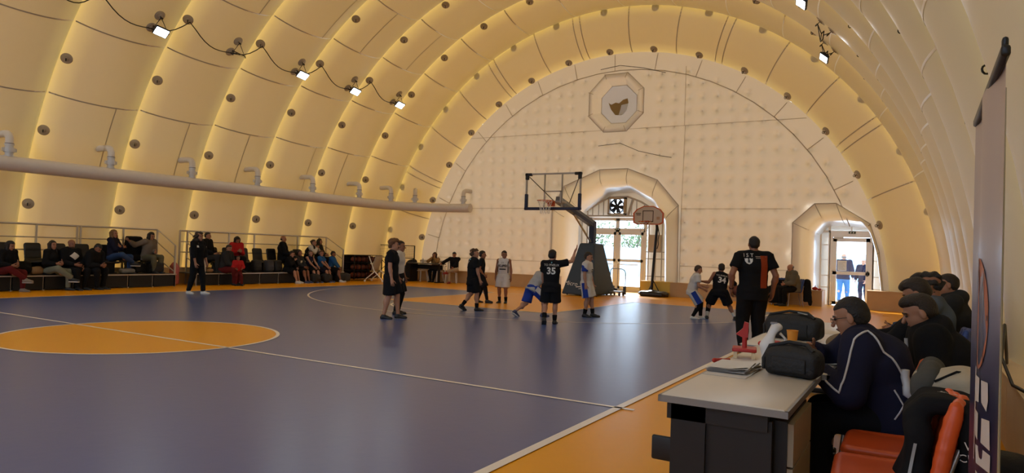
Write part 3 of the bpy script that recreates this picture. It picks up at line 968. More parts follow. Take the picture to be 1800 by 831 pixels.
# LED floodlights on two patches each
M_LED = emis('led_panel', (.86, .93, 1.0), 14.0)
M_LAMP = mat('lamp_case', (.03, .035, .045), .4, .4)
def floodlight(y, deg, label, lit=True, cable=True, aim=None):
    p0 = on_dome(y, deg, .0); n = Vector((-p0.x, 0, -p0.z)).normalized()
    t = Vector((n.z, 0, -n.x)) * (1 if p0.x < 0 else -1)        # along the arch, upwards on either side
    if t.z < 0: t = -t
    pa, pb = on_dome(y, deg, .012), p0 + n * .012
    lamp = thing('led_floodlight' if lit else 'lamp_bracket', label, 'floodlight' if lit else 'bracket', p0)
    # two patches with their eyelets
    up = t * .24; dn = -t * .14 + Vector((0, -.05, 0))
    for q in (up, dn):
        o = bpy.data.objects.new('patch', _discmesh); COL.objects.link(o); o.parent = lamp
        o.location = q + n * .02; o.rotation_euler = n.to_track_quat('Z', 'Y').to_euler()
    c = n * .30 - t * .05 + Vector((0, .05, 0))
    fwd = (aim or Vector((.62 if p0.x < 0 else -.62, -.25, -.74))).normalized()
    xa = Vector((0, 1, 0)).cross(fwd).normalized(); ya = fwd.cross(xa).normalized()
    if ya.y < 0: ya, xa = -ya, -xa
    R3 = Matrix((ya, xa, fwd)).transposed()
    w, h = .36, .27
    g = G(); br = c - fwd * .03
    g.tube([up + n * .11, br + ya * .19 + xa * 0, br - ya * .19, up + n * .11], .010, 6); g.obj('hanger', M_BLKM, lamp)
    g = G(); g.tube([br + ya * .20, br + ya * .2 - fwd * .08, br - ya * .2 - fwd * .08, br - ya * .20], .013, 6); g.tube([br - fwd * .08, dn + n * .09], .012, 6); g.obj('bracket', M_BLKM, lamp)
    if lit:
        g = G()
        g.rbox(c, (w, h, .05), .02, R3); g.obj('case', M_LAMP, lamp)
        for k in range(5):
            pass
        g = G()
        for k in range(7): g.box(c - fwd * .045 + ya * (-.13 + .26 * k / 6), (.008, h * .8, .04), R3)
        g.obj('heat_fins', M_LAMP, lamp)
        g = G(); g.rbox(c + fwd * .026, (w - .05, h - .05, .006), .012, R3); g.obj('led_panel', M_LED, lamp)
        ld = bpy.data.lights.new('led_light', 'AREA'); ld.shape = 'RECTANGLE'; ld.size = w - .06; ld.size_y = h - .06; ld.energy = LED_W; ld.color = (.88, .94, 1.0)
        lo = bpy.data.objects.new('led_light', ld); COL.objects.link(lo); lo.parent = lamp
        lo.location = c + fwd * .035; lo.rotation_euler = (-fwd).to_track_quat('Z', 'Y').to_euler()
    return p0 + dn + n * .10
LED_W = 12.0
LY = [SEAM0 + PITCHT * k + 1.62 for k in range(0, 5)]
names = ['lit LED floodlight nearest the top left corner of the photo', 'unlit black lamp bracket between the first and second lit floodlights', 'second lit LED floodlight from the left on the black cable', 'third lit LED floodlight from the left on the black cable', 'lit LED floodlight at the far end of the left cable']
cab = []
for i, y in enumerate(LY):
    q = floodlight(y, 42.8, names[i], i != 1)
    d0 = on_dome(SEAM0 + PITCHT * i + .13, 44.4, .12)
    cab.append(d0)
    for k in range(1, 9):
        s = k / 9; m_ = d0.lerp(q, s); cab.append(m_ + Vector((0, 0, -.32 * math.sin(PI * s) * (1 - .4 * s))) + Vector((.04, 0, 0)))
    cab.append(q)
    if i < len(LY) - 1:
        d1_ = on_dome(SEAM0 + PITCHT * (i + 1) + .13, 44.4, .12)
        for k in range(1, 5):
            s = k / 5; cab.append(q.lerp(d1_, s) + Vector((0, 0, -.13 * math.sin(PI * s))))
g = G(); g.tube(cab, .014, 6)
tag(g.obj('lighting_cable', M_CABLE), 'black cable sagging from patch to patch past the left floodlights', 'cable')
# a stretch of cable nearer the camera, in the top left corner
q0 = on_dome(SEAM0 - PITCHT + 1.62, 42.8, .12); q1 = on_dome(SEAM0 + .13, 44.4, .12)
g = G(); g.tube([q0.lerp(q1, k / 8) + Vector((0, 0, -.22 * math.sin(PI * k / 8))) for k in range(9)], .014, 6)
tag(g.obj('lighting_cable', M_CABLE), 'short black cable loop in the very top left corner', 'cable')
floodlight(SEAM0 + PITCHT * 4 + 1.4, 136.2, 'lit LED floodlight on the right slope, lower one above the end wall rim')
floodlight(SEAM0 + PITCHT * 2 + 1.75, 136.2, 'lit LED floodlight cut by the top edge on the right slope')
floodlight(SEAM0 + PITCHT * 3 + 1.55, 137.4, 'unlit wire bracket between the two right floodlights', False)
for k in (-5, -4, -3, -2): floodlight(SEAM0 + PITCHT * k + 1.62, 42.8, 'lit LED floodlight on the left slope outside the photo, %s from the picture edge' % ('nearest', 'second', 'third', 'fourth')[-2 - k], True)
for k in (-5, -4, -3, -2, -1, 0, 1): floodlight(SEAM0 + PITCHT * k + 1.62, 137.2, 'lit LED floodlight on the right slope outside the photo, %s from the picture edge' % ('nearest', 'second', 'third', 'fourth', 'fifth', 'sixth', 'seventh')[1 - k], True)
for o in list(COL.objects):
    if 'outside the photo' in o.get('label', '') and o.get('category'): o['group'] = 'floodlights outside the picture'
# small dark eyelets low on the fabric
# ================================================================== basketball stands
M_PADB = mat('pad_slate', (.030, .050, .075), .55, noise=.08)
M_PADN = mat('pad_navy', (.012, .018, .055), .5)
M_BOOM = mat('boom_navy', (.014, .022, .06), .4)
M_ORNG = mat('rim_orange', (.55, .10, .02), .45)
M_NET = mat('net_white', (.72, .70, .66), .9)
def rim_and_net(par, c, r, drop, mrim, nseg=12, mnet=None):
    c = Vector(c)
    g = G(); g.tube([c + Vector((r * math.cos(2 * PI * k / 24), r * math.sin(2 * PI * k / 24), 0)) for k in range(25)], .010, 6, caps=False)
    rim = g.obj('rim', mrim, par)
    g = G()
    for lv in range(5):
        pass
    rad = [1.0, .86, .74, .66, .60, .62]
    for k in range(nseg):
        for s in (-1, 1):
            pts = []
            for lv in range(6):
                a = 2 * PI * (k + s * lv * .5) / nseg
                pts.append(c + Vector((r * rad[lv] * math.cos(a), r * rad[lv] * math.sin(a), -drop * lv / 5)))
            g.tube(pts, .005, 4)
    g.obj('net', mnet or M_NET, par)
    return rim

HX, HY = .20, 12.12
hoop = thing('basketball_stand', 'large dark blue padded basketball stand with a clear backboard', 'basketball hoop', (HX, 15.0, 0))
def L(x, y, z): return (x - HX, y - 15.0, z)
# padded wedge base
g = G()
P = [L(-.52, 14.35, .04), L(.62, 14.35, .04), L(.62, 16.2, .04), L(-.52, 16.2, .04), L(-.10, 14.75, 1.70), L(.42, 14.75, 1.70), L(.42, 15.5, 1.70), L(-.10, 15.5, 1.70)]
g.add(P, [(0, 1, 5, 4), (1, 2, 6, 5), (2, 3, 7, 6), (3, 0, 4, 7), (4, 5, 6, 7), (3, 2, 1, 0)])
base = g.obj('padded_base', M_PADB, hoop)
bv = base.modifiers.new('round', 'BEVEL'); bv.width = .05; bv.segments = 3
fd = Vector((0, .4, 1.66)).normalized()
text_obj('logo', 'Micro', .20, M_WHT, base, L(-.22, 14.35 + .068, .385), (1, 0, -.07), fd, .004, shear=.25)
g = G(); o_ = Vector(L(-.02, 14.35 + .040, .27)); up_ = fd
for k, (a, b, h) in enumerate(((0, .24, .028), (.10, .32, .018))):
    q = o_ + Vector((0, -.006, 0)) + up_ * (-.05 * k); g.add([q + Vector((a, 0, 0)), q + Vector((b, 0, 0)) + up_ * .03, q + Vector((b, 0, 0)) + up_ * (.03 + h), q + Vector((a, 0, 0)) + up_ * h], [(0, 1, 2, 3)])
g.obj('logo_swoosh', M_WHT, base)
for dx, dy in ((-.42, 14.6), (.66, 14.5), (-.42, 16.0), (.66, 16.0)):
    g = G(); q = Vector(L(dx, dy, .045)); g.cyl(q - Vector((.02, 0, 0)), q + Vector((.02, 0, 0)), .042, n=12); g.obj('wheel', mat('wheel_brown', (.10, .05, .03), .6), hoop)
g = G(); g.box(L(.21, 15.05, 1.95), (.17, .20, .95)); o = g.obj('mast', M_PADN, hoop)
def beam(name, a, b, w, h, m, par):
    a, b = Vector(a), Vector(b); d = (b - a).normalized(); x = Vector((1, 0, 0)); z = x.cross(d)
    g = G(); g.box((a + b) / 2, (w, (b - a).length, h), Matrix((x, d, z)).transposed()); return g.obj(name, m, par)
boom = beam('boom', L(.21, 15.15, 2.30), L(.21, 12.45, 2.92), .15, .20, M_BOOM, hoop)
beam('boom_stripe', L(.286, 15.1, 2.36), L(.286, 12.5, 2.955), .004, .07, mat('boom_pale', (.16, .18, .22), .5), boom)
g = G(); g.cyl(L(.21, 14.9, 1.75), L(.21, 13.6, 2.55), .03, n=10); g.obj('gas_strut', M_STEEL, hoop)
board = empty('backboard', parent=hoop)
BX0, BX1, BZ0, BZ1 = HX - .90, HX + .90, 2.64, 3.68
g = G(); g.b2(L(BX0, HY - .006, BZ0), L(BX1, HY + .006, BZ1)); g.obj('acrylic_pane', M_CLEAR, board)
M_BFR = mat('board_frame', (.34, .31, .28), .45, .3)
for a, b in (((BX0, BZ0), (BX1, BZ0 + .04)), ((BX0, BZ1 - .045), (BX1, BZ1)), ((BX0, BZ0), (BX0 + .04, BZ1)), ((BX1 - .04, BZ0), (BX1, BZ1))):
    g = G(); g.b2(L(a[0], HY - .02, a[1]), L(b[0], HY + .04, b[1])); g.obj('frame_bar', M_BFR, board)
for x in (HX - .30, HX + .27):
    g = G(); g.b2(L(x, HY + .01, BZ0), L(x + .035, HY + .05, BZ1)); g.obj('frame_bar', M_BFR, board)
g = G(); g.b2(L(HX - .28, HY - .012, 3.12), L(HX + .28, HY - .007, 3.16)); g.b2(L(HX - .28, HY - .012, 2.8), L(HX - .24, HY - .007, 3.16)); g.b2(L(HX + .24, HY - .012, 2.8), L(HX + .28, HY - .007, 3.16)); g.obj('target_square', mat('square_grey', (.42, .38, .34), .6), board)
for s in (-1, 1):
    x = HX + s * .90
    g = G(); g.rbox(L(x - s * .04, HY, BZ1 - .09), (.10, .09, .20), .02, Matrix.Identity(3)); g.rbox(L(x - s * .09, HY, BZ1 - .035), (.22, .09, .085), .02, Matrix.Identity(3)); g.obj('corner_pad', M_BLK, board)
    g = G(); g.rbox(L(x - s * .03, HY, BZ0 + .19), (.085, .10, .48), .02, Matrix.Identity(3)); g.obj('side_pad', M_PADN, board)
    g = G(); g.cyl(L(x - s * .08, HY + .06, BZ1 - .1), L(HX + s * (.05 if s < 0 else .38), HY + .35, 2.82), .014, n=8); g.obj('stay', M_BLKM, board)
g = G(); g.rbox(L(HX, HY, BZ0 - .005), (1.84, .10, .085), .02, Matrix.Identity(3)); g.obj('bottom_pad', M_PADN, board)
g = G(); g.box(L(HX + .06, HY + .16, 2.84), (.50, .30, .06)); g.obj('boom_plate', M_BFR, board)
rim_and_net(board, L(HX - .03, HY - .40, 2.84), .225, .38, M_ORNG)
g = G(); g.box(L(HX - .03, HY - .09, 2.82), (.20, .18, .06)); g.box(L(HX - .03, HY - .02, 2.78), (.24, .03, .16)); g.obj('rim_mount', M_ORNG, board)

# folding handle cart behind the stand
tro = thing('hand_trolley', 'low grey trolley with a tall bent tube handle beside the padded stand', 'trolley', (.72, 15.9, 0))
g = G(); g.box((0, 0, .13), (.55, .45, .04)); g.obj('deck', mat('deck_grey', (.22, .24, .26), .5), tro)
g = G(); g.tube([(-.27, .2, .12), (-.27, .2, .80), (-.24, .2, .87), (-.18, .2, .90), (.15, .2, .88), (.23, .2, .84), (.27, .2, .76), (.27, .2, .05)], .017, 8); g.obj('handle', M_STEEL, tro)
g = G(); g.tube([(-.24, .1, .14), (-.05, .0, .24), (.27, .18, .18)], .012, 6); g.obj('brace', M_STEEL, tro)
g = G(); g.box((.27, .16, .17), (.07, .10, .26)); g.obj('side_box', mat('cart_dark', (.05, .06, .08), .5), tro)
for x in (-.22, .22):
    for y in (-.18, .18):
        g = G(); g.cyl((x - .02, y, .055), (x + .02, y, .055), .055, n=12); g.obj('wheel', M_BLK, tro)
g = G(); g.cyl((-.05, .3, .1), (-.05, .3, 1.05), .012, n=8); g.obj('upright', M_STEEL, tro)

# smaller portable hoop
ph = thing('portable_hoop', 'small portable hoop with a white orange-edged fan backboard and black weighted base', 'basketball hoop', (1.78, 16.72, 0))
g = G(); 
V_, F_ = soft([rbx((0, .0, .085), (.40, .33, .085), .07, .05), ell((-.28, -.05, .09), (.24, .26, .10), .05), ell((.26, -.02, .09), (.26, .28, .09), .05), ell((0, -.1, .13), (.20, .2, .10), .05)], .022, cutz=.004)
mesh_obj('base', V_, F_, mat('base_black', (.015, .015, .016), .3), ph)
for x in (-.5, .5):
    g = G(); g.cyl((x * .8 - .03, .22, .07), (x * .8 + .03, .22, .07), .07, n=14); g.obj('wheel', M_BLK, ph)
pt = Vector((.10, -.05, 2.95))
g = G(); g.tube([(-.09, .0, .10), (-.03, -.01, 1.2), (.02, -.02, 1.9), (.05, -.03, 2.3), (.04, -.1, 2.72)], .046, 12); g.obj('pole', M_BLKM, ph)
g = G(); g.cyl((-.03, .0, .52), (.16, .05, .16), .016, n=8); g.cyl((-.05, .0, .52), (-.22, .05, .14), .016, n=8); g.obj('brace', M_BLKM, ph)
g = G(); g.tube([(.08, -.02, 2.35), (.12, 0, 2.1), (.08, .02, 1.9), (.10, 0, 1.75), (.06, 0, 1.6)], .016, 6); g.obj('height_handle', M_BLKM, ph)
bx, by = -.20, -.22
fan_out = [(-.53, -.27), (-.40, -.33), (.40, -.33), (.53, -.27), (.54, .05), (.42, .19), (.17, .30), (-.17, .30), (-.42, .19), (-.54, .05)]
def ring_of(sc): return [(x * sc, z * sc + .0) for x, z in fan_out]
bb = empty('backboard', (bx, by, 2.73), 0, ph)
g = G(); g.prism([(x, 0, z) for x, z in fan_out], (0, .035, 0)); g.obj('panel', mat('panel_cream', (.55, .47, .38), .5), bb)
g = G(); a, b = ring_of(.995), ring_of(.90)
n = len(a)
for k in range(n): g.add([(a[k][0], -.004, a[k][1]), (a[(k + 1) % n][0], -.004, a[(k + 1) % n][1]), (b[(k + 1) % n][0], -.004, b[(k + 1) % n][1]), (b[k][0], -.004, b[k][1])], [(0, 1, 2, 3)])
g.obj('border', M_ORNG, bb)
g = G()
for lo_, hi_ in (((-.20, .12), (.18, .145)), ((-.20, -.22), (-.175, .14)), ((.155, -.22), (.18, .14)), ((-.20, -.235), (.18, -.21))): g.b2((lo_[0], -.006, lo_[1]), (hi_[0], -.003, hi_[1]))
g.obj('target_square', mat('square_dark', (.05, .02, .015), .6), bb)
g = G(); g.b2((-.44, -.006, .035), (-.26, -.003, .062)); g.obj('maker_print', mat('print_dark', (.06, .05, .04), .7), bb)
g = G(); g.b2((-.42, -.006, -.015), (-.27, -.003, .010)); g.obj('maker_print', mat('print_dark', (1, 1, 1)), bb)
g = G(); g.b2((.29, -.006, -.16), (.40, -.003, -.06)); g.obj('side_print', mat('print_orange', (.44, .28, .18), .7), bb)
rim_and_net(bb, (-.03, -.30, -.24), .215, .33, M_ORNG, 10)
g = G(); g.box((-.03, -.05, -.25), (.12, .1, .10)); g.obj('rim_mount', mat('mount_red', (.25, .03, .02), .5), bb)

# ================================================================== bleachers
M_RISER = mat('riser_black', (.008, .0075, .007), .6, noise=.2)
M_DECK = mat('deck_ply', (.045, .038, .03), .7)
M_SEAT = mat('seat_black', (.010, .010, .011), .42)
def bleacher(y0, y1, label, npan, posts, stair_far):
    root = thing('bleacher', label, 'bleacher', (-9.6, y0, 0))
    n = npan; w = (y1 - y0) / n
    for i in range(n):
        for (x, z0, z1) in ((.52, .02, .335),):
            g = G(); g.b2((x - .02, w * i + .008, z0), (x, w * (i + 1) - .008, z1)); g.obj('riser_panel', M_RISER, root)
        g = G(); g.b2((-.50, w * i + .004, .34), (.55, w * (i + 1) - .004, .37)); g.obj('deck_panel', M_DECK, root)
    g = G(); g.b2((.545, 0, .342), (.556, y1 - y0, .368)); g.obj('nosing', M_RAIL, root)
    for i in range(n + 1):
        for x in (.50, -.45):
            g = G(); g.b2((x - .02, min(w * i, y1 - y0 - .04), 0), (x + .02, min(w * i, y1 - y0 - .04) + .04, .34)); g.obj('leg', M_RAIL, root)
    # guard rail along the back
    xr, zt = -.40, 1.63
    for py in posts:
        g = G(); g.b2((xr - .022, py - y0 - .022, .0), (xr + .022, py - y0 + .022, zt)); g.obj('post', M_RAIL, root)
    for z in (zt, 1.30, .98):
        g = G(); g.cyl((xr, posts[0] - y0, z), (xr, posts[-1] - y0, z), .026 if z == zt else .017, n=8); g.obj('rail', M_RAIL, root)
    for sy, px in stair_far:
        yy = sy - y0
        g = G(); g.b2((px - .02, yy - .02, 0), (px + .02, yy + .02, 1.18)); g.obj('newel_post', M_RAIL, root)
        for zz in (0, -.36):
            g = G(); g.cyl((xr, yy, zt + zz), (px, yy, 1.18 + zz), .017, n=8); g.obj('hand_rail', M_RAIL, root)
        g = G(); g.cyl((xr, yy, .82), (px, yy, .42), .017, n=8); g.obj('hand_rail', M_RAIL, root)
    return root
bleacher(.2, 6.55, 'black bleacher platform with grey railing, nearest on the left', 9, [.25, 1.9, 3.25, 4.25, 4.34, 5.5, 6.52], [(6.52, .50)])
bleacher(7.22, 13.35, 'black bleacher platform with grey railing, farther one behind the standing woman', 8, [7.25, 7.50, 9.0, 10.0, 11.9, 12.95, 13.32], [(7.50, .50), (13.32, .50)])

seat_parts = None
def stadium_seat(x, y, z, label, group):
    global seat_parts
    root = thing('stadium_seat', label, 'seat', (x, y, z), 0, group)
    if seat_parts is None:
        V1, F1 = soft([rbx((.02, 0, .31), (.20, .21, .022), .02, .02), rbx((-.17, 0, .35), (.035, .21, .05), .03, .05), ell((.2, 0, .30), (.05, .2, .03), .03)], .02)
        a = mesh_obj('seat_pan', V1, F1, M_SEAT, root).data
        m = np.array(Matrix.Rotation(-.22, 3, 'Y'))
        V1, F1 = soft([rbx((-.235, 0, .52), (.022, .205, .24), .02, .02, m), rbx((-.27, 0, .70), (.022, .17, .09), .02, .04, m)], .022)
        b = mesh_obj('backrest', V1, F1, M_SEAT, root).data
        g = G(); g.box((0, 0, .145), (.06, .30, .29)); g.box((0, 0, .015), (.22, .34, .03)); g.box((-.14, 0, .25), (.25, .05, .06)); c = g.obj('stand', M_BLKM, root).data
        seat_parts = (('seat_pan', a), ('backrest', b), ('stand', c))
    else:
        for k, me in seat_parts:
            o = bpy.data.objects.new(k, me); COL.objects.link(o); o.parent = root
    return root
RR = -9.68
ORD = ['first', 'second', 'third', 'fourth', 'fifth', 'sixth', 'seventh', 'eighth', 'ninth', 'tenth']
for i in range(10):
    stadium_seat(RR, .75 + .60 * i, .37, 'black plastic seat on the nearest bleacher, %s from its left end' % ORD[i], 'seats on the nearest bleacher')
    stadium_seat(RR, 7.75 + .585 * i, .37, 'black plastic seat on the farther bleacher, %s from the gap' % ORD[i], 'seats on the farther bleacher')
# ================================================================== far left corner
M_BALL = mat('ball_rubber', (.16, .035, .012), .6, noise=.2, nscale=30)
M_BALLD = mat('ball_dark', (.09, .02, .015), .6)
rack = thing('ball_cage', 'black steel cage of basketballs at the end of the farther bleacher', 'ball rack', (-9.45, 14.75, 0))
RL, RWD, RH = 1.55, .62, 1.0
for x in (-RWD / 2, RWD / 2):
    for y in (-RL / 2, 0, RL / 2):
        g = G(); g.box((x, y, RH / 2 + .03), (.03, .03, RH - .06)); g.obj('upright', M_BLKM, rack)
for z in (.10, .40, .70, .99):
    g = G()
    g.box((0, 0, z), (RWD, RL, .018)); g.obj('shelf', M_BLKM, rack)
for k in range(9):
    g = G(); g.cyl((RWD / 2 + .01, -RL / 2 + RL * k / 8, .08), (RWD / 2 + .01, -RL / 2 + RL * k / 8, .98), .006, n=5); g.obj('wire', M_BLKM, rack)
g = G(); g.box((-RWD / 2 - .01, 0, .55), (.01, RL, .85)); g.obj('back_sheet', mat('cage_back', (.03, .012, .01), .8), rack)
bg = G(); bg.ball((0, 0, 0), .119, 14, 10)
for ax in range(3):
    pts = []
    for k in range(19):
        a = 2 * PI * k / 18; c, s = .1195 * math.cos(a), .1195 * math.sin(a)
        pts.append([(c, s, 0), (c, 0, s), (0, c, s)][ax])
    bg.tube(pts, .0028, 4, mi=1, caps=False)
_b = bg.obj('basketball', [M_BALL, M_BLK]); BALLME = _b.data; bpy.data.objects.remove(_b)
def basketball(p, label, group=None):
    o = bpy.data.objects.new('basketball', BALLME); COL.objects.link(o); o.location = p
    o.rotation_euler = (RNG.uniform(0, 3), RNG.uniform(0, 3), RNG.uniform(0, 3))
    return tag(o, label, 'ball', group)
for r, z in enumerate((.229, .529, .829)):
    for k in range(6):
        basketball((-9.45 + .13, 14.75 - .63 + .252 * k, z), 'dull orange basketball on the %s shelf of the black cage, %s from the bleacher side' % (('bottom', 'middle', 'top')[r], ORD[k]), 'basketballs on the %s shelf of the cage' % ('bottom', 'middle', 'top')[r])

ez = thing('tactics_easel', 'grey folding tactics board on splayed white legs with casters', 'easel', (-8.55, 14.55, 0), .3)
m3 = Matrix.Rotation(.28, 3, 'Y')
g = G(); g.rbox((.02, 0, .70), (.03, .62, .62), .012, m3); g.obj('board', mat('easel_grey', (.30, .28, .24), .5), ez)
g = G(); g.rbox((.036, 0, .70), (.012, .56, .55), .01, m3); g.obj('sheet', mat('easel_sheet', (.40, .37, .31), .5), ez)
for y in (-.30, .30):
    g = G(); g.tube([(-.18, y, .98), (.05, y, .42), (.16, y, .33)], .020, 8); g.tube([(.05, y, .42), (.40, y, .07)], .020, 8); g.obj('leg', M_WHT, ez)
    g = G(); g.tube([(.06, y, .38), (-.30, y, .08)], .020, 8); g.obj('leg', M_WHT, ez)
    for x in (.41, -.31):
        g = G(); g.cyl((x, y - .018, .035), (x, y + .018, .035), .035, n=12); g.obj('caster', M_WHT, ez)

fen = thing('folded_mesh_screen', 'black wire mesh screen standing in the far left corner', 'screen', (-9.1, 16.35, 0))
for x in (-.95, 0, .95):
    g = G(); g.box((x, 0, .72), (.035, .035, 1.42)); g.obj('post', M_BLKM, fen)
for z in (1.42, .92, .30):
    g = G(); g.box((0, 0, z), (1.92, .03, .03)); g.obj('rail', M_BLKM, fen)
g = G()
for k in range(24): g.cyl((-.94 + 1.88 * k / 23, 0, .92), (-.94 + 1.88 * k / 23, 0, 1.42), .0035, n=4)
for k in range(1, 7): g.cyl((-.94, 0, .92 + .5 * k / 7), (.94, 0, .92 + .5 * k / 7), .0035, n=4)
tag(g.obj('wire_mesh', M_BLKM, fen), kind='stuff')
for x0, x1, s in ((-.9, -.1, 1), (-.1, -.9, 1), (.1, .9, 1)):
    g = G(); g.cyl((x0, .02, .32), (x1, .02, .9), .012, n=6); g.obj('brace', M_BLKM, fen)

bag = soft_obj('sports_bag', [rbx((0, 0, .16), (.30, .20, .15), .08, .05), ell((.1, 0, .30), (.22, .16, .08), .05)], .03, mat('bag_brown', (.10, .06, .04), .8), wob=.02); bag.location = (-8.75, 16.05, 0)
tag(bag, 'brown sports bag on the floor beside the dark table', 'bag')
bag = soft_obj('equipment_sack', [ell((0, 0, .36), (.30, .26, .36), .05), ell((.08, 0, .74), (.22, .2, .16), .08)], .03, mat('sack_dark', (.045, .04, .035), .85), wob=.03, cutz=.005); bag.location = (-8.55, 16.62, 0)
tag(bag, 'dark bulging equipment sack below the black mesh screen', 'bag')
for i, (x, y, z) in enumerate(((-9.0, 15.75, .12), (-8.78, 15.62, .12), (-8.94, 15.66, .315))):
    basketball((x, y, z), ('worn basketball on the floor left of the brown bag', 'worn basketball on the floor nearest the easel', 'basketball resting on two others by the screen')[i])

tb = thing('dark_table', 'dark narrow table with a black panel leg in front of the seated woman', 'table', (-7.55, 16.35, 0))
g = G(); g.rbox((0, 0, .735), (1.55, .62, .035), .01, Matrix.Identity(3)); g.obj('table_top', mat('top_dark', (.05, .045, .04), .35), tb)
for x in (-.66, .70):
    w = .22 if x < 0 else .07
    g = G(); g.box((x, -.05, .36), (w, .5 if x < 0 else .07, .72)); g.box((x, 0, .02), (w + .02, .55, .04)); g.obj('leg', M_BLKM, tb)
g = G(); g.box((0, .22, .60), (1.3, .02, .18)); g.obj('modesty_panel', M_BLKM, tb)
g = soft_obj('water_bottle', [cap((0, 0, .03), (0, 0, .13), .032, .032, .01), cap((0, 0, .15), (0, 0, .2), .014, .012, .02)], .012, mat('pet', (.45, .45, .42), .2)); g.location = (-7.78, 16.45, .755)
tag(g, 'small clear water bottle on the dark table', 'bottle')

def plastic_chair(loc, rz, label, grp='white plastic chairs'):
    r = thing('plastic_chair', label, 'chair', loc, rz, grp)
    M = mat('mono_white', (.62, .56, .47), .45, noise=.05)
    g = G(); g.rbox((0, .02, .43), (.46, .44, .03), .05, Matrix.Identity(3)); g.obj('seat', M, r)
    for sx in (-1, 1):
        for yy, sl in ((.20, .03), (-.20, -.05)):
            g = G(); g.tube([(sx * .19, yy * .9, .43), (sx * .225, yy + sl, .0)], [.030, .022], 6); g.obj('leg', M, r)
        g = G(); g.tube([(sx * .23, .16, .43), (sx * .255, .16, .62), (sx * .25, .08, .66), (sx * .235, -.20, .66)], .02, 6); g.obj('armrest', M, r)
    rot = Matrix.Rotation(.16, 3, 'X')
    for k in range(5):
        g = G(); g.box((-.17 + .085 * k, -.25, .64), (.048, .015, .36), rot); g.obj('back_slat', M, r)
    g = G(); g.rbox((0, -.285, .83), (.44, .022, .07), .01, rot); g.obj('top_rail', M, r)
    return r
plastic_chair((-8.15, 17.02 - .28, 0), PI, 'empty white plastic chair behind the left end of the dark table')
plastic_chair((-7.38, 16.80, 0), PI, 'white plastic chair under the woman at the dark table')
plastic_chair((-6.55, 16.72, 0), PI + .5, 'white plastic chair under the man with crossed legs')

# ================================================================== scorers' desks on the near right
M_TOP = mat('desk_laminate', (.62, .56, .49), .32, noise=.04, nscale=2)
M_EDGE = mat('desk_edge', (.22, .21, .20), .35)
M_DFR = mat('desk_frame', (.008, .008, .009), .5)
def desk(x0, x1, y0, y1, label, z=.74, fancy=False):
    r = thing('desk', label, 'desk', ((x0 + x1) / 2, (y0 + y1) / 2, 0), 0, 'scorers desks in a row')
    w, l = x1 - x0, y1 - y0
    g = G(); g.rbox((0, 0, z - .0125), (w - .02, l - .02, .025), .012, Matrix.Identity(3)); g.obj('desk_top', M_TOP, r)
    g = G()
    for a, b in (((-w / 2, -l / 2), (w / 2, -l / 2 + .014)), ((-w / 2, l / 2 - .014), (w / 2, l / 2)), ((-w / 2, -l / 2), (-w / 2 + .014, l / 2)), ((w / 2 - .014, -l / 2), (w / 2, l / 2))):
        g = G(); g.b2((a[0], a[1], z - .034), (b[0], b[1], z - .004)); g.obj('edge_band', M_EDGE, r)
    for s in (-1, 1):
        yy = s * (l / 2 - .07)
        g = G(); g.box((-w / 2 + .13, yy, .355), (.16, .05, .68)); g.obj('leg_panel', M_DFR, r)
        g = G(); g.box((-.03, yy, .66), (w - .12, .05, .07)); g.obj('bearer', M_DFR, r)
        g = G(); g.rbox((-.0, yy, .03), (w - .08, .07, .05), .015, Matrix.Identity(3)); g.obj('foot', M_DFR, r)
    g = G(); g.box((-w / 2 + .10, 0, .42), (.02, l - .2, .46)); g.obj('modesty_panel', M_DFR, r)
    return r
d_a = desk(8.43, 9.00, -2.76, -1.60, 'nearest pale scorers desk with black frame and drawer unit')
d_b = desk(8.42, 9.04, -1.59, -.52, 'second pale desk carrying the red stand and papers end')
d_c = desk(8.30, 9.02, -.50, .83, 'third pale desk carrying the orange cup and the larger black bag')
d_d = desk(8.26, 9.0, .85, 2.1, 'farthest pale desk beyond the larger black bag')
ch = []
g = G(); g.box((.06, -.50, .37), (.30, .03, .60)); g.obj('end_panel', M_DFR, d_a)
g = G(); g.rbox((-.275, -.515, .475), (.11, .02, .115), .012, Matrix.Identity(3)); g.obj('side_flap', M_DFR, d_a)
ped = empty('drawer_unit', (.13, -.12, 0), 0, d_a)
g = G(); g.b2((-.15, -.30, .06), (.13, .30, .66)); g.obj('carcase', M_DFR, ped)
for z0, z1 in ((.07, .25), (.26, .45), (.46, .65)):
    g = G(); g.b2((.13, -.29, z0), (.155, .29, z1)); g.obj('drawer_front', mat('drawer_beige', (.34, .28, .19), .5, noise=.1), ped)

# things on the desks
ZT = .741
M_RED = mat('signal_red', (.42, .025, .02), .45)
rs_ = thing('team_foul_marker', 'red square-based marker stand on the second desk', 'marker', (8.50, -1.25, ZT), .2)
g = G(); g.rbox((0, 0, .055), (.15, .16, .022), .01, Matrix.Identity(3)); g.obj('plate', M_RED, rs_)
for x in (-.055, .055):
    g = G(); g.box((x, .05, .022), (.022, .022, .044)); g.box((x, -.05, .022), (.022, .022, .044)); g.obj('foot', M_WOODP, rs_)
g = G(); g.cyl((0, 0, .06), (.0, 0, .145), .016, n=10); g.obj('stem', M_RED, rs_)
g = G(); g.prism([(-.055, -.015, .150), (-.012, -.015, .130), (.020, -.015, .132), (.022, -.015, .225), (-.004, -.015, .232), (-.014, -.015, .188)], (0, .03, 0)); g.obj('arrow_flag', M_RED, rs_)
def whistle(loc, rz, label):
    o = soft_obj('whistle', [cap((0, 0, .016), (.05, 0, .016), .015, .012, .01), rbx((.085, 0, .018), (.035, .008, .008), .004, .01)], .007, M_RED); o.location = loc; o.rotation_euler = (0, 0, rz); return tag(o, label, 'whistle')
whistle((8.40, -1.62, ZT), .9, 'red plastic whistle with a tip at the desk edge')
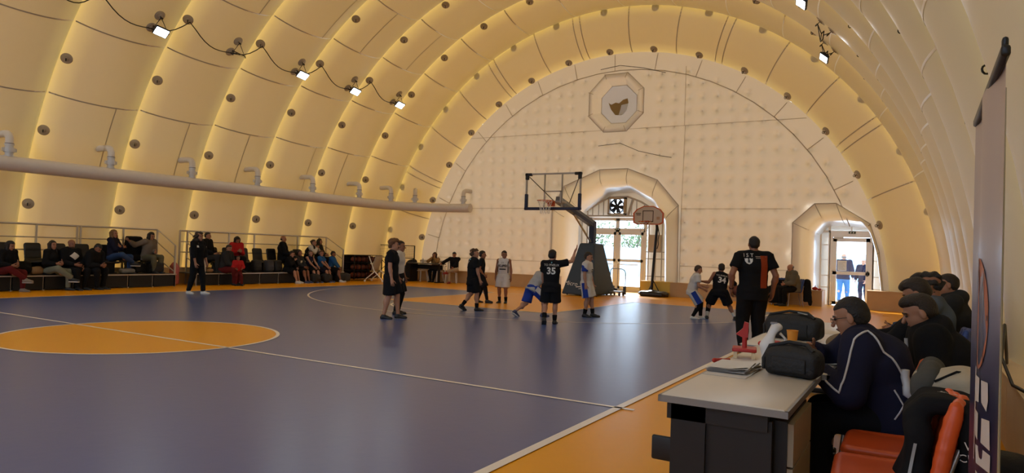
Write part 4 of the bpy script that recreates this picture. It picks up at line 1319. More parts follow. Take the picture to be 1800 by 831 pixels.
o = soft_obj('red_case', [ell((0, 0, .03), (.085, .04, .03), .01), ell((.05, .01, .03), (.05, .045, .028), .02)], .01, M_RED); o.location = (8.545, -.63, ZT); tag(o, 'crumpled red pouch behind the red marker stand', 'pouch')
wt = thing('white_megaphone', 'tall curved white plastic megaphone standing between papers and bag', 'megaphone', (8.70, -1.50, ZT), .3)
V_, F_ = soft([cap((0, 0, .02), (0, 0, .12), .035, .04, .03, (1, 0, 0), 1.25), cap((.0, 0, .12), (.03, 0, .235), .040, .030, .04, (1, 0, 0), 1.2), ell((.055, 0, .14), (.035, .06, .075), .02, sub=True), ell((.01, 0, .02), (.06, .05, .02), .03)], .009)
mesh_obj('shell', V_, F_, mat('mega_white', (.66, .62, .58), .4), wt)
g = G(); g.rbox((.02, 0, .258), (.04, .03, .012), .006, Matrix.Identity(3)); g.obj('button', mat('button_grey', (.2, .2, .24), .5), wt)
g = G(); g.tube([(.05, 0, .06), (.085, 0, .09), (.085, 0, .17), (.055, 0, .2)], .009, 6); g.obj('grip', mat('mega_white', (1, 1, 1)), wt)
# papers
M_PAP = mat('paper', (.66, .63, .60), .8)
M_PAPE = mat('paper_edge', (.55, .52, .50), .8)
def sheets(name, loc, rz, w, l, n, label, cat_='papers'):
    r = thing(name, label, cat_, loc, rz)
    for k in range(n):
        g = G(); dx, dy, a = RNG.uniform(-.012, .012), RNG.uniform(-.015, .015), RNG.uniform(-.06, .06)
        P = []
        for j in range(6):
            for i in range(6):
                x, y = -w / 2 + w * i / 5, -l / 2 + l * j / 5
                lift = .012 * max(0, (i / 5 - .6)) * (1 + k * .3) * abs(math.sin(j * 1.1 + k))
                q = Matrix.Rotation(a, 2) @ Vector((x, y)); P.append((q.x + dx, q.y + dy, .002 + k * .0032 + lift))
        g.grid(P, 6, 6); g.add([(p[0], p[1], p[2] - .0022) for p in P], [], 0); g.obj('sheet', M_PAP, r)
    return r
sheets('score_sheets', (8.565, -1.80, ZT), -.05, .22, .34, 9, 'thick sheaf of white score sheets at the edge of the nearest desk')
g = thing('cardboard_file', 'thin white folder under the sheaf of score sheets', 'folder', (8.55, -1.90, ZT)); 
gg = G(); gg.b2((-.10, -.17, 0), (.13, .17, .0018)); gg.obj('cover', M_PAPE, g)
sheets('loose_sheet', (8.98, -1.05, ZT), .25, .12, .26, 2, 'loose white sheets at the edge beside the man in the striped jacket')
sheets('notepad', (8.94, -.28, ZT), .1, .14, .22, 3, 'white notepad at the far desk corner behind the glasses', 'notepad')
cup = thing('paper_cup', 'orange and white paper cup beside the larger black bag', 'cup', (8.655, -.33, ZT))
g = G(); g.lathe([(.001, .001), (.029, .001), (.0335, .04)], n=20); g.obj('white_foot', mat('cup_white', (.70, .66, .60), .6), cup)
g = G(); g.lathe([(.0335, .04), (.041, .112), (.042, .116), (.043, .113)], n=20); g.lathe([(.040, .112), (.034, .05), (.001, .05)], n=20, mi=0); g.obj('orange_sleeve', mat('cup_orange', (.70, .27, .03), .6), cup)
gl = thing('small_glass', 'little beige plastic tumbler in front of the orange cup', 'tumbler', (8.735, -.74, ZT))
g = G(); g.lathe([(.001, .002), (.024, .001), (.028, .068), (.026, .068), (.022, .006), (.001, .006)], n=16); g.obj('tumbler', mat('tumbler_beige', (.52, .42, .28), .3), gl)
o = thing('pen', 'dark pen lying by the tumbler', 'pen', (8.66, -.80, ZT + .006)); g = G(); g.cyl((-.05, 0, 0), (.05, .03, 0), .005, n=8); g.obj('barrel', M_BLK, o); g = G(); g.cyl((.05, .03, 0), (.062, .0336, 0), .005, .001, n=8); g.obj('tip', M_STEEL, o)
M_NYL = mat('black_nylon', (.012, .011, .011), .65, noise=.25, bump=.3, bscale=60)
M_NYL2 = mat('nylon_trim', (.03, .028, .026), .5)
def soft_bag(name, loc, rz, w, l, h, label, tilt=0):
    r = thing(name, label, 'bag', loc, rz)
    V_, F_ = soft([rbx((0, 0, h * .46), (w / 2, l / 2, h * .46), min(w, h) * .3, .02), ell((0, 0, h * .72), (w * .40, l * .44, h * .28), .03)], .011, wob=.006, wf=26, cutz=.001)
    mesh_obj('body', V_, F_, M_NYL, r)
    g = G(); g.tube([(w * .0, -l * .49, h * .62), (w * .1, -l * .3, h * .95), (w * .1, 0, h * 1.03), (w * .1, l * .3, h * .95), (0, l * .49, h * .62)], .007, 6); g.obj('zip', M_NYL2, r)
    g = G(); g.tube([(-w * .3, -l * .4, h * .9), (-w * .15, -l * .25, h * 1.10), (-w * .05, l * .1, h * 1.12), (-w * .2, l * .42, h * .95), (-w * .3, l * .52, h * .5), (-w * .25, l * .52, h * .15)], .012, 6); g.obj('strap', M_NYL, r)
    g = G(); g.rbox((-w * .5, 0, h * .4), (.02, l * .62, h * .5), .008, Matrix.Identity(3)); g.obj('front_pocket', M_NYL, r)
    return r
soft_bag('camera_bag', (8.88, -1.78, ZT), 1.32, .15, .30, .165, 'smaller black nylon bag at the right edge of the nearest desk')
bb2 = soft_bag('kit_bag', (8.60, .16, ZT), 1.36, .20, .44, .20, 'larger black kit bag with grey tag on the third desk')
g = G(); g.rbox((-.02, -.08, .215), (.05, .09, .006), .004, Matrix.Rotation(.1, 3, 'X')); g.obj('tag_label', mat('tag_grey', (.35, .36, .33), .5), bb2)

# orange chairs along the right side
M_OCH = mat('chair_orange', (.62, .085, .015), .38, noise=.06)
M_CHR = mat('chair_tube', (.34, .30, .26), .35, .7)
och = {}
def shell_chair(loc, rz, label, m=None, mname='orange', cat_='chair', grp='orange shell chairs'):
    r = thing('shell_chair', label, cat_, loc, rz, grp)
    if not och:
        V_, F_ = soft([rbx((0, .02, .435), (.215, .20, .018), .018, .02), cap((-.17, .215, .43), (.17, .215, .43), .020, .020, .03), cap((-.2, -.15, .445), (-.2, .2, .445), .018, .014, .02), cap((.2, -.15, .445), (.2, .2, .445), .018, .014, .02)], .014)
        och['seat'] = (V_, F_)
        pr = []
        for k in range(7):
            t = k / 6; z = .46 + .34 * t; y = -.19 - .065 * t ** 1.4
            pr.append(cap((-.205 + .03 * t, y + .03, z), (0, y - .015, z), .015, .014, .03)); pr.append(cap((0, y - .015, z), (.205 - .03 * t, y + .03, z), .014, .015, .03))
        for k in range(6):
            t0, t1 = k / 6, (k + 1) / 6
            for xx in (-.2, -.1, 0, .1, .2):
                dy = .03 * abs(xx) / .2 - .015
                pr.append(cap((xx * (1 - .14 * t0), -.19 - .065 * t0 ** 1.4 + dy, .46 + .34 * t0), (xx * (1 - .14 * t1), -.19 - .065 * t1 ** 1.4 + dy, .46 + .34 * t1), .015, .014, .05))
        och['backrest'] = soft(pr, .014)
    mm = m or M_OCH
    for k in ('seat', 'backrest'):
        key = k + mname
        if key not in och:
            o = mesh_obj(k, *och[k], mm, r); och[key] = o.data
        else:
            o = bpy.data.objects.new(k, och[key]); COL.objects.link(o); o.parent = r
    for sx in (-1, 1):
        for pts in ([(sx * .17, .16, .42), (sx * .20, .20, .0)], [(sx * .17, -.16, .42), (sx * .20, -.24, .0)]):
            g = G(); g.tube(pts, .012, 8); g.obj('leg', M_CHR, r)
        g = G(); g.tube([(sx * .17, .17, .41), (sx * .17, -.15, .42), (sx * .16, -.21, .50), (sx * .14, -.25, .62)], .011, 8); g.obj('side_tube', M_CHR, r)
    return r
RZC = PI / 2          # facing -x, towards the desks
shell_chair((9.37, -2.34, 0), RZC + .05, 'orange chair nearest the camera with black jacket over its back')
shell_chair((9.37, -1.80, 0), RZC, 'orange chair with grey and cream jacket over its back')
shell_chair((9.27, -1.26, 0), RZC, 'orange chair under the man in the striped navy jacket')
shell_chair((9.50, -.62, 0), RZC, 'orange chair under the dark haired man in the black coat')
M_BCH = mat('chair_blue', (.02, .05, .20), .4)
shell_chair((9.45, .18, 0), RZC, 'blue chair under the person looking at a phone', M_BCH, 'blue', grp='blue shell chairs')
shell_chair((9.60, 1.55, 0), RZC, 'blue chair under the curly haired person', M_BCH, 'blue', grp='blue shell chairs')
shell_chair((9.72, 2.30, 0), RZC, 'blue chair under the grey haired man in the dark jacket', M_BCH, 'blue', grp='blue shell chairs')
shell_chair((9.58, 3.05, 0), RZC, 'blue chair at the far end of the right row', M_BCH, 'blue', grp='blue shell chairs')
shell_chair((6.22, 16.45, 0), RZC + .35, 'blue chair with chrome legs under the old man by the plinth', M_BCH, 'blue', grp='blue shell chairs')
shell_chair((5.78, 16.72, 0), PI, 'blue chair hidden under a dark garment left of the old man', M_BCH, 'blue', grp='blue shell chairs')

# garments left on chairs
M_JBLK = cloth('jacket_black', (.010, .010, .011)); M_JCRM = cloth('jacket_cream', (.42, .35, .25)); M_JGRY = cloth('jacket_grey', (.07, .068, .06)); M_PRINT = mat('print_white', (.70, .66, .60), .7)
def draped(name, loc, label, m, prims, res=.013, wob=.010, seed=1):
    r = thing(name, label, 'jacket', loc)
    V_, F_ = soft(prims, res, wob=wob, wf=22, seed=seed)
    o = mesh_obj('garment', V_, F_, m, r)
    return r, o
J1 = Vector((9.60, -2.30, .36))
r1, jo = draped('black_jacket', J1, 'black team jacket with white lettering draped over the nearest orange chair', M_JBLK, [
    rbx((.062, .02, .14), (.042, .22, .29), .03, .03), rbx((-.13, .02, .14), (.05, .17, .26), .05, .04), rbx((-.03, .03, .42), (.10, .17, .035), .035, .05), cap((.07, .2, .30), (.09, .23, -.10), .045, .04, .03), cap((-.12, -.15, .30), (-.16, -.16, -.1), .05, .05, .04), ell((-.14, .03, .0), (.09, .17, .20), .05)])
def on_surface(name, par, o, V, Fc, org, xd, yd, m, lift=.008, inward=None, far=1.0):
    """lay flat lettering or a patch on the curved surface of o (all in o's own space)"""
    me = o.data
    bvh = BVHTree.FromPolygons([v.co for v in me.vertices], [tuple(p.vertices) for p in me.polygons])
    xd, yd = Vector(xd).normalized(), Vector(yd).normalized(); n = xd.cross(yd).normalized()
    out = []
    for v in V:
        p = Vector(org) + xd * v[0] + yd * v[1]
        hit = bvh.ray_cast(p + n * far, -n)
        out.append((hit[0] + n * lift) if hit[0] is not None else p)
    g = G(); g.add(out, Fc); return g.obj(name, m, par)
def patch_grid(w, h, nu=6, nv=10): 
    V = [(-w / 2 + w * i / (nu - 1), -h / 2 + h * j / (nv - 1)) for j in range(nv) for i in range(nu)]
    return V, [(j * nu + i, j * nu + i + 1, (j + 1) * nu + i + 1, (j + 1) * nu + i) for j in range(nv - 1) for i in range(nu - 1)]
# lettering on the back of the draped jacket: that side faces the camera (towards -y)
V, Fc = text_mesh('VA', .048); on_surface('lettering', r1, jo, V, Fc, (.070, -.25, .285), (1, 0, 0), (0, 0, 1), M_PRINT)
V, Fc = text_mesh('CIN', .046); on_surface('lettering', r1, jo, V, Fc, (.060, -.25, .235), (1, 0, .1), (-.1, 0, 1), M_PRINT)
V, Fc = text_mesh('5A', .075); on_surface('lettering', r1, jo, V, Fc, (-.01, .0, .42), (1, -.3, 0), (.3, 1, 0), M_PRINT)
V, Fc = patch_grid(.012, .24, 2, 10); on_surface('zip_tape', r1, jo, V, Fc, (-.15, -.2, .15), (1, 0, 0), (.15, 0, 1), mat('zip_grey', (.3, .3, .29), .5))
r2, jo2 = draped('cream_jacket', Vector((9.60, -1.80, .335)), 'cream and grey fleece jacket bunched over the second orange chair', M_JCRM, [
    rbx((.10, .0, .18), (.045, .22, .28), .04, .04), rbx((-.02, .0, .45), (.13, .2, .05), .05, .06), ell((.05, -.1, .50), (.12, .13, .06), .05), cap((.12, -.2, .38), (.14, -.22, -.1), .06, .05, .04)], seed=3)
V_, F_ = soft([cap((-.08, -.13, .50), (-.07, .10, .52), .05, .05, .04), cap((-.10, -.16, .47), (-.11, -.18, .28), .05, .045, .05), cap((-.07, .1, .5), (-.1, .16, .2), .05, .04, .04)], .013, wob=.012, wf=24, seed=5)
mesh_obj('grey_sleeve', V_, F_, M_JGRY, r2)
g = G(); g.tube([(-.06, -.2, .49), (.03, -.19, .545), (.10, -.12, .535), (.15, .0, .50)], .006, 5); g.obj('piping', M_JBLK, r2)
r3, jo3 = draped('dark_coat', Vector((6.55, 16.62, .30)), 'dark coat hanging over the back of the old man\'s chair', M_JBLK, [rbx((0, 0, .18), (.07, .20, .34), .06, .04), cap((.06, -.1, .45), (.13, -.15, -.2), .07, .06, .05)], .025, seed=6)
r4, jo4 = draped('dark_cloth', Vector((5.72, 16.70, .02)), 'black garment covering the chair left of the old man', M_JBLK, [rbx((0, 0, .30), (.26, .24, .26), .06, .04), rbx((0, .2, .55), (.24, .06, .2), .05, .05)], .03, seed=7)
# small clutter near the right row
o = soft_obj('backpack', [rbx((0, 0, .20), (.16, .12, .19), .07, .04), rbx((-.1, 0, .14), (.08, .1, .1), .05, .03)], .022, M_NYL, wob=.01); o.location = (9.86, -1.35, 0); tag(o, 'black backpack on the floor by the pale plinth behind the coat', 'bag')
o = soft_obj('brown_bag', [ell((0, 0, .06), (.17, .13, .07), .03), ell((.06, 0, .11), (.10, .1, .06), .03)], .014, mat('bag_khaki', (.15, .10, .05), .85), wob=.012, wf=20); o.location = (9.06, -.42, ZT); tag(o, 'crumpled khaki pouch on the desk by the man in the black coat', 'pouch')

# ================================================================== roll-up banner
def banner_fade():  # sheet colour runs from navy at the bottom to pale at the top
    m = bpy.data.materials.new('banner_fade'); m.use_nodes = True
    n, l = m.node_tree.nodes, m.node_tree.links; p = n['Principled BSDF']; p.inputs['Roughness'].default_value = .32
    tc = n.new('ShaderNodeTexCoord'); sx = n.new('ShaderNodeSeparateXYZ'); l.new(tc.outputs['Object'], sx.inputs[0])
    mr = n.new('ShaderNodeMapRange'); mr.inputs['From Min'].default_value = 0; mr.inputs['From Max'].default_value = 2.0
    l.new(sx.outputs['Z'], mr.inputs[0])
    r = n.new('ShaderNodeValToRGB'); e = r.color_ramp.elements
    e[0].position = .0; e[0].color = (.010, .011, .040, 1); e[1].position = 1.0; e[1].color = (.36, .28, .27, 1)
    for q, c in ((.50, (.016, .018, .065, 1)), (.60, (.10, .10, .17, 1)), (.70, (.28, .25, .28, 1))):
        x = e.new(q); x.color = c
    l.new(mr.outputs[0], r.inputs[0]); l.new(r.outputs[0], p.inputs['Base Color'])
    MATS['banner_fade'] = m
    return m
bn = thing('rollup_banner', 'tall roll-up banner, pale above and navy below, with a basketball print', 'banner', (9.647, -3.25, 0))
BW, BH = 1.05, 1.93
def bsurf(s, z):          # s in 0..1 from the near edge to the far edge; the sheet ripples a little
    return Vector((.012 * math.sin(s * 9 + .4) * (.4 + .6 * z / 2) - .003, -BW / 2 + BW * s, z))
P = [bsurf(i / 24, .06 + (BH - .06) * j / 20) for j in range(21) for i in range(25)]
g = G(); g.grid(P, 25, 21); sh = g.obj('sheet', banner_fade(), bn)
g = G(); g.rbox((0, 0, BH + .005), (.022, BW + .02, .03), .008, Matrix.Identity(3)); g.obj('top_rail', M_BLKM, bn)
g = G(); g.rbox((.0, -BW / 2 + .02, BH + .03), (.015, .03, .03), .008, Matrix.Identity(3)); g.obj('clip', M_BLKM, bn)
g = G(); g.rbox((0, 0, .035), (.13, BW + .04, .065), .025, Matrix.Identity(3)); g.obj('base', M_STEEL, bn)
g = G(); g.cyl((.035, -.1, .05), (.03, -.1, BH), .010, n=8); g.obj('support_pole', M_STEEL, bn)
for s in (-.3, .3):
    g = G(); g.box((0, s, .005), (.32, .03, .01)); g.obj('foot', M_STEEL, bn)
def bshape(name, pts, m, lift=.003):
    """pts are (s, z) outlines printed on the court side of the sheet"""
    g = G(); nn = len(pts)
    P = [bsurf(s, z) + Vector((-lift, 0, 0)) for s, z in pts]
    g.add(P, [tuple(range(nn))]); return g.obj(name, m, sh)
def _bs(pts): return [((s * .86 + .345) / 1.05, z) for s, z in pts]
for k, pts in enumerate(([(.605, 1.03), (.372, 1.045), (.372, 1.01), (.535, .985), (.56, .70), (.60, .70)], [(.326, 1.025), (.105, 1.04), (.116, .965), (.291, .945)],
            [(.06, 1.04), (-.08, 1.05), (-.09, 1.0), (-.06, .965), (.047, .975)], [(.302, .915), (.128, .93), (.14, .845), (.291, .835)],
            [(.035, .93), (-.13, .95), (-.15, .87), (.047, .855)], [(.233, .815), (-.163, .86), (-.163, .81), (.186, .765)],
            [(.20, .74), (.05, .75), (.06, .68), (.19, .66)], [(-.03, .77), (-.16, .78), (-.16, .70), (-.03, .69)], [(.233, .63), (-.163, .67), (-.163, .60), (.186, .56)])):
    bshape('print_letter', _bs(pts), mat('banner_white', (.66, .62, .60), .5))
bc = ((.20 * .86 + .345) / 1.05, 1.235)
ball_o = [(bc[0] + .205 * math.cos(2 * PI * k / 28), bc[1] + .175 * math.sin(2 * PI * k / 28)) for k in range(28)]
bshape('print_ball', ball_o, mat('banner_orange', (.42, .12, .045), .5), .002)
for a0, w in ((0, .012),):
    bshape('print_seam', [(bc[0] - w, bc[1] - .17), (bc[0] + w, bc[1] - .17), (bc[0] + w, bc[1] + .17), (bc[0] - w, bc[1] + .17)], M_BLK, .004)
bshape('print_seam', [(bc[0] - .2, bc[1] - .01), (bc[0] + .2, bc[1] - .01), (bc[0] + .2, bc[1] + .005), (bc[0] - .2, bc[1] + .005)], M_BLK, .004)
for sg_ in (-1, 1):
    pts = [(bc[0] + sg_ * (.10 + .05 * abs(t) ** 2), bc[1] + .14 * t) for t in (-1, -.5, 0, .5, 1)]
    bshape('print_seam', pts + [(s + .012, z) for s, z in reversed(pts)], M_BLK, .004)
for k in range(11):      # a rim of small letters around the ball
    a = math.radians(-62 + 12.5 * k)
    s0, z0 = bc[0] + .27 * math.cos(a) , bc[1] + .205 * math.sin(a)
    bshape('print_letter', [(s0 - .022, z0 - .012), (s0 + .022, z0 - .008), (s0 + .022, z0 + .004), (s0 - .022, z0 + .012)], mat('banner_white', (1, 1, 1)), .003)
# loop of cable on the plinth beyond the banner
g = G(); g.tube([(10.1, -.4, .575), (10.02, -.2, .60), (9.98, .1, .75), (10.03, .5, .95), (10.08, .9, .70), (10.12, 1.3, .575)], .012, 6)
tag(g.obj('power_cable', M_CABLE), 'black cable looped over the pale plinth beside the right row', 'cable')
tag(soft_obj('red_charger', [rbx((0, 0, .03), (.05, .03, .03), .015, .01), cap((.05, 0, .03), (.10, .02, .02), .01, .008, .01)], .01, M_RED), 'small red object on the plinth left of the single door', 'ornament').location = (6.82, 17.35, .48)
tag(soft_obj('red_parcel', [ell((0, 0, .05), (.09, .06, .05), .02), cap((0, 0, .08), (.01, 0, .16), .015, .01, .02)], .012, M_RED), 'red drawstring pouch at the end of the plinth by the single door', 'pouch').location = (6.70, 17.32, .48)

# ================================================================== outdoors
M_PAVE = mat('paving', (.78, .78, .77), .8, noise=.08, nscale=.6)
gr = G(); gr.b2((-60, 18.5, -.12), (60, 90, -.02)); tag(gr.obj('forecourt', M_PAVE), 'pale paved forecourt outside the glass doors', kind='structure')
M_FENCE = mat('fence_panel', (.50, .74, .86), .6)
fc = thing('panel_fence', 'pale blue-green panel fence across the forecourt', 'fence', (-2, 33, -.02))
for k in range(12):
    g = G(); g.box((-14 + 2.5 * k, 0, .95), (2.42, .05, 1.7)); g.obj('panel', M_FENCE, fc)
    g = G(); g.box((-15.25 + 2.5 * k, 0, .95), (.08, .10, 1.9)); g.obj('post', M_PVC, fc)
M_LEAF = mat('leaf', (.09, .15, .045), .7, noise=.4, nscale=3); M_LEAF2 = mat('leaf_pale', (.14, .20, .08), .7, noise=.4, nscale=3)
M_BARK = mat('bark', (.12, .09, .06), .9)
def tree(x, y, h, w, label, m, seed):
    rr = random.Random(seed)
    t = thing('tree', label, 'tree', (x, y, -.02), 0, 'trees beyond the fence')
    g = G(); g.tube([(0, 0, 0), (.1, .05, h * .3), (.0, .1, h * .6), (.1, 0, h * .85)], [.14, .11, .08, .04], 7)
    for k in range(6):
        a = rr.uniform(0, 6.28); z = h * rr.uniform(.3, .6); g.tube([(0, .05, z), (w * .3 * math.cos(a), w * .3 * math.sin(a), z + h * .15), (w * .45 * math.cos(a), w * .45 * math.sin(a), z + h * .28)], [.05, .035, .015], 5)
    g.obj('trunk', M_BARK, t)
    g = G()
    for k in range(900):
        a, b, c = rr.gauss(0, .4), rr.gauss(0, .4), rr.gauss(0, .36)
        p = Vector((a * w, b * w, h * .68 + c * h * .5)); s = rr.uniform(.06, .13)
        if p.z < h * .25: continue
        q = Quaternion((rr.gauss(0, 1), rr.gauss(0, 1), rr.gauss(0, 1), rr.gauss(0, 1))).normalized()
        g.add([p + q @ Vector(v) * s for v in ((-1, 0, 0), (0, -.5, .1), (1, 0, 0), (0, .5, .1))], [(0, 1, 2, 3)])
    tag(g.obj('foliage', m, t), kind='stuff')
tree(-9.2, 36.5, 3.6, 1.9, 'bushy green tree seen through the left leaf of the double door', M_LEAF, 1)
tree(-6.3, 37.0, 3.3, 2.0, 'paler spreading tree seen through the right leaf of the double door', M_LEAF2, 2)
tree(-11.8, 38, 4.2, 1.8, 'tall thin-leaved tree at the left of the double door view', M_LEAF2, 3)
# ================================================================== people
def ik(a, t, l1, l2, hint):
    a, t = np.asarray(a, float), np.asarray(t, float)
    d = t - a; L = np.linalg.norm(d)
    mx = (l1 + l2) * .995
    if L > mx: t = a + d / L * mx; d = t - a; L = mx
    L = max(L, abs(l1 - l2) + 1e-3)
    u = d / L; x = (l1 * l1 - l2 * l2 + L * L) / (2 * L); h = math.sqrt(max(l1 * l1 - x * x, 0))
    hint = np.asarray(hint, float); hp = hint - u * (hint @ u)
    hp = nrm(hp) if np.linalg.norm(hp) > 1e-6 else nrm(np.cross(u, [1, 0, 0]))
    return a + u * x + hp * h, t

def rot_about(v, ax, ang):
    v, ax = np.asarray(v, float), nrm(ax)
    return v * math.cos(ang) + np.cross(ax, v) * math.sin(ang) + ax * (ax @ v) * (1 - math.cos(ang))

def np_tube(pts, rs, n=6):
    pts = np.asarray(pts, float); V, Fq = [], []
    up = None; m = len(pts)
    for i in range(m):
        d = nrm(pts[min(i + 1, m - 1)] - pts[max(i - 1, 0)])
        if up is None: up = nrm(np.cross(d, [0.31, .2, .93]))
        up = nrm(up - d * (up @ d)); y = np.cross(d, up)
        for k in range(n):
            a = 2 * PI * k / n; V.append(pts[i] + (up * math.cos(a) + y * math.sin(a)) * rs[i])
    for i in range(m - 1):
        for k in range(n): Fq.append((i * n + k, i * n + (k + 1) % n, (i + 1) * n + (k + 1) % n, (i + 1) * n + k))
    return np.array(V), np.array(Fq)

def fingers(W, hd, pn, hl, curl, side, n=6):
    """five fingers rooted inside the palm; side=+1 right hand"""
    hd, pn = nrm(hd), nrm(pn - hd * (pn @ hd)) if True else pn
    lat = np.cross(hd, pn) * side                              # towards the thumb
    out = []
    for k, (off, ln) in enumerate(((.155, .44), (.055, .49), (-.05, .46), (-.15, .36))):
        p = W + hd * hl * .42 + lat * hl * off
        pts = [p]; d = hd + lat * (off * .35); r0 = hl * .052
        rs = [r0]
        for s, f in ((0.4, .42), (.9, .33), (.8, .25)):
            d = nrm(rot_about(nrm(d), np.cross(d, pn), curl * s)); pts.append(pts[-1] + d * ln * hl * f); rs.append(r0 * (.97 - .12 * len(rs)))
        pts.append(pts[-1] + d * hl * .012); rs.append(r0 * .25)
        out.append(np_tube(pts, rs, n))
    p = W + hd * hl * .10 + lat * hl * .12
    d = nrm(hd * .75 + lat * .75 + pn * .25); pts = [p]; rs = [hl * .07]
    for s, f in ((0, .20), (-.25, .17), (-.25, .12)):
        d = nrm(rot_about(d, np.cross(lat, hd) * 1.0, -s * side)); pts.append(pts[-1] + d * hl * f); rs.append(hl * (.062 - .006 * len(rs)))
    pts.append(pts[-1] + d * hl * .015); rs.append(hl * .015)
    out.append(np_tube(pts, rs, n))
    return out

SKIN = [mat('skin_a', (.34, .155, .085), .55, noise=.08), mat('skin_b', (.26, .11, .06), .55, noise=.08), mat('skin_c', (.42, .21, .13), .55, noise=.08)]
HAIRC = dict(black=(.012, .009, .008), dark=(.022, .013, .008), brown=(.055, .028, .013), red=(.12, .05, .018), blond=(.17, .085, .03), grey=(.16, .14, .12))
def hairmat(c): return mat('hair_' + c, HAIRC[c], .6, noise=.35, nscale=40, bump=.5, bscale=90)
M_EYE = mat('eye', (.03, .02, .015), .25); M_LIP = mat('lip', (.24, .07, .05), .5)

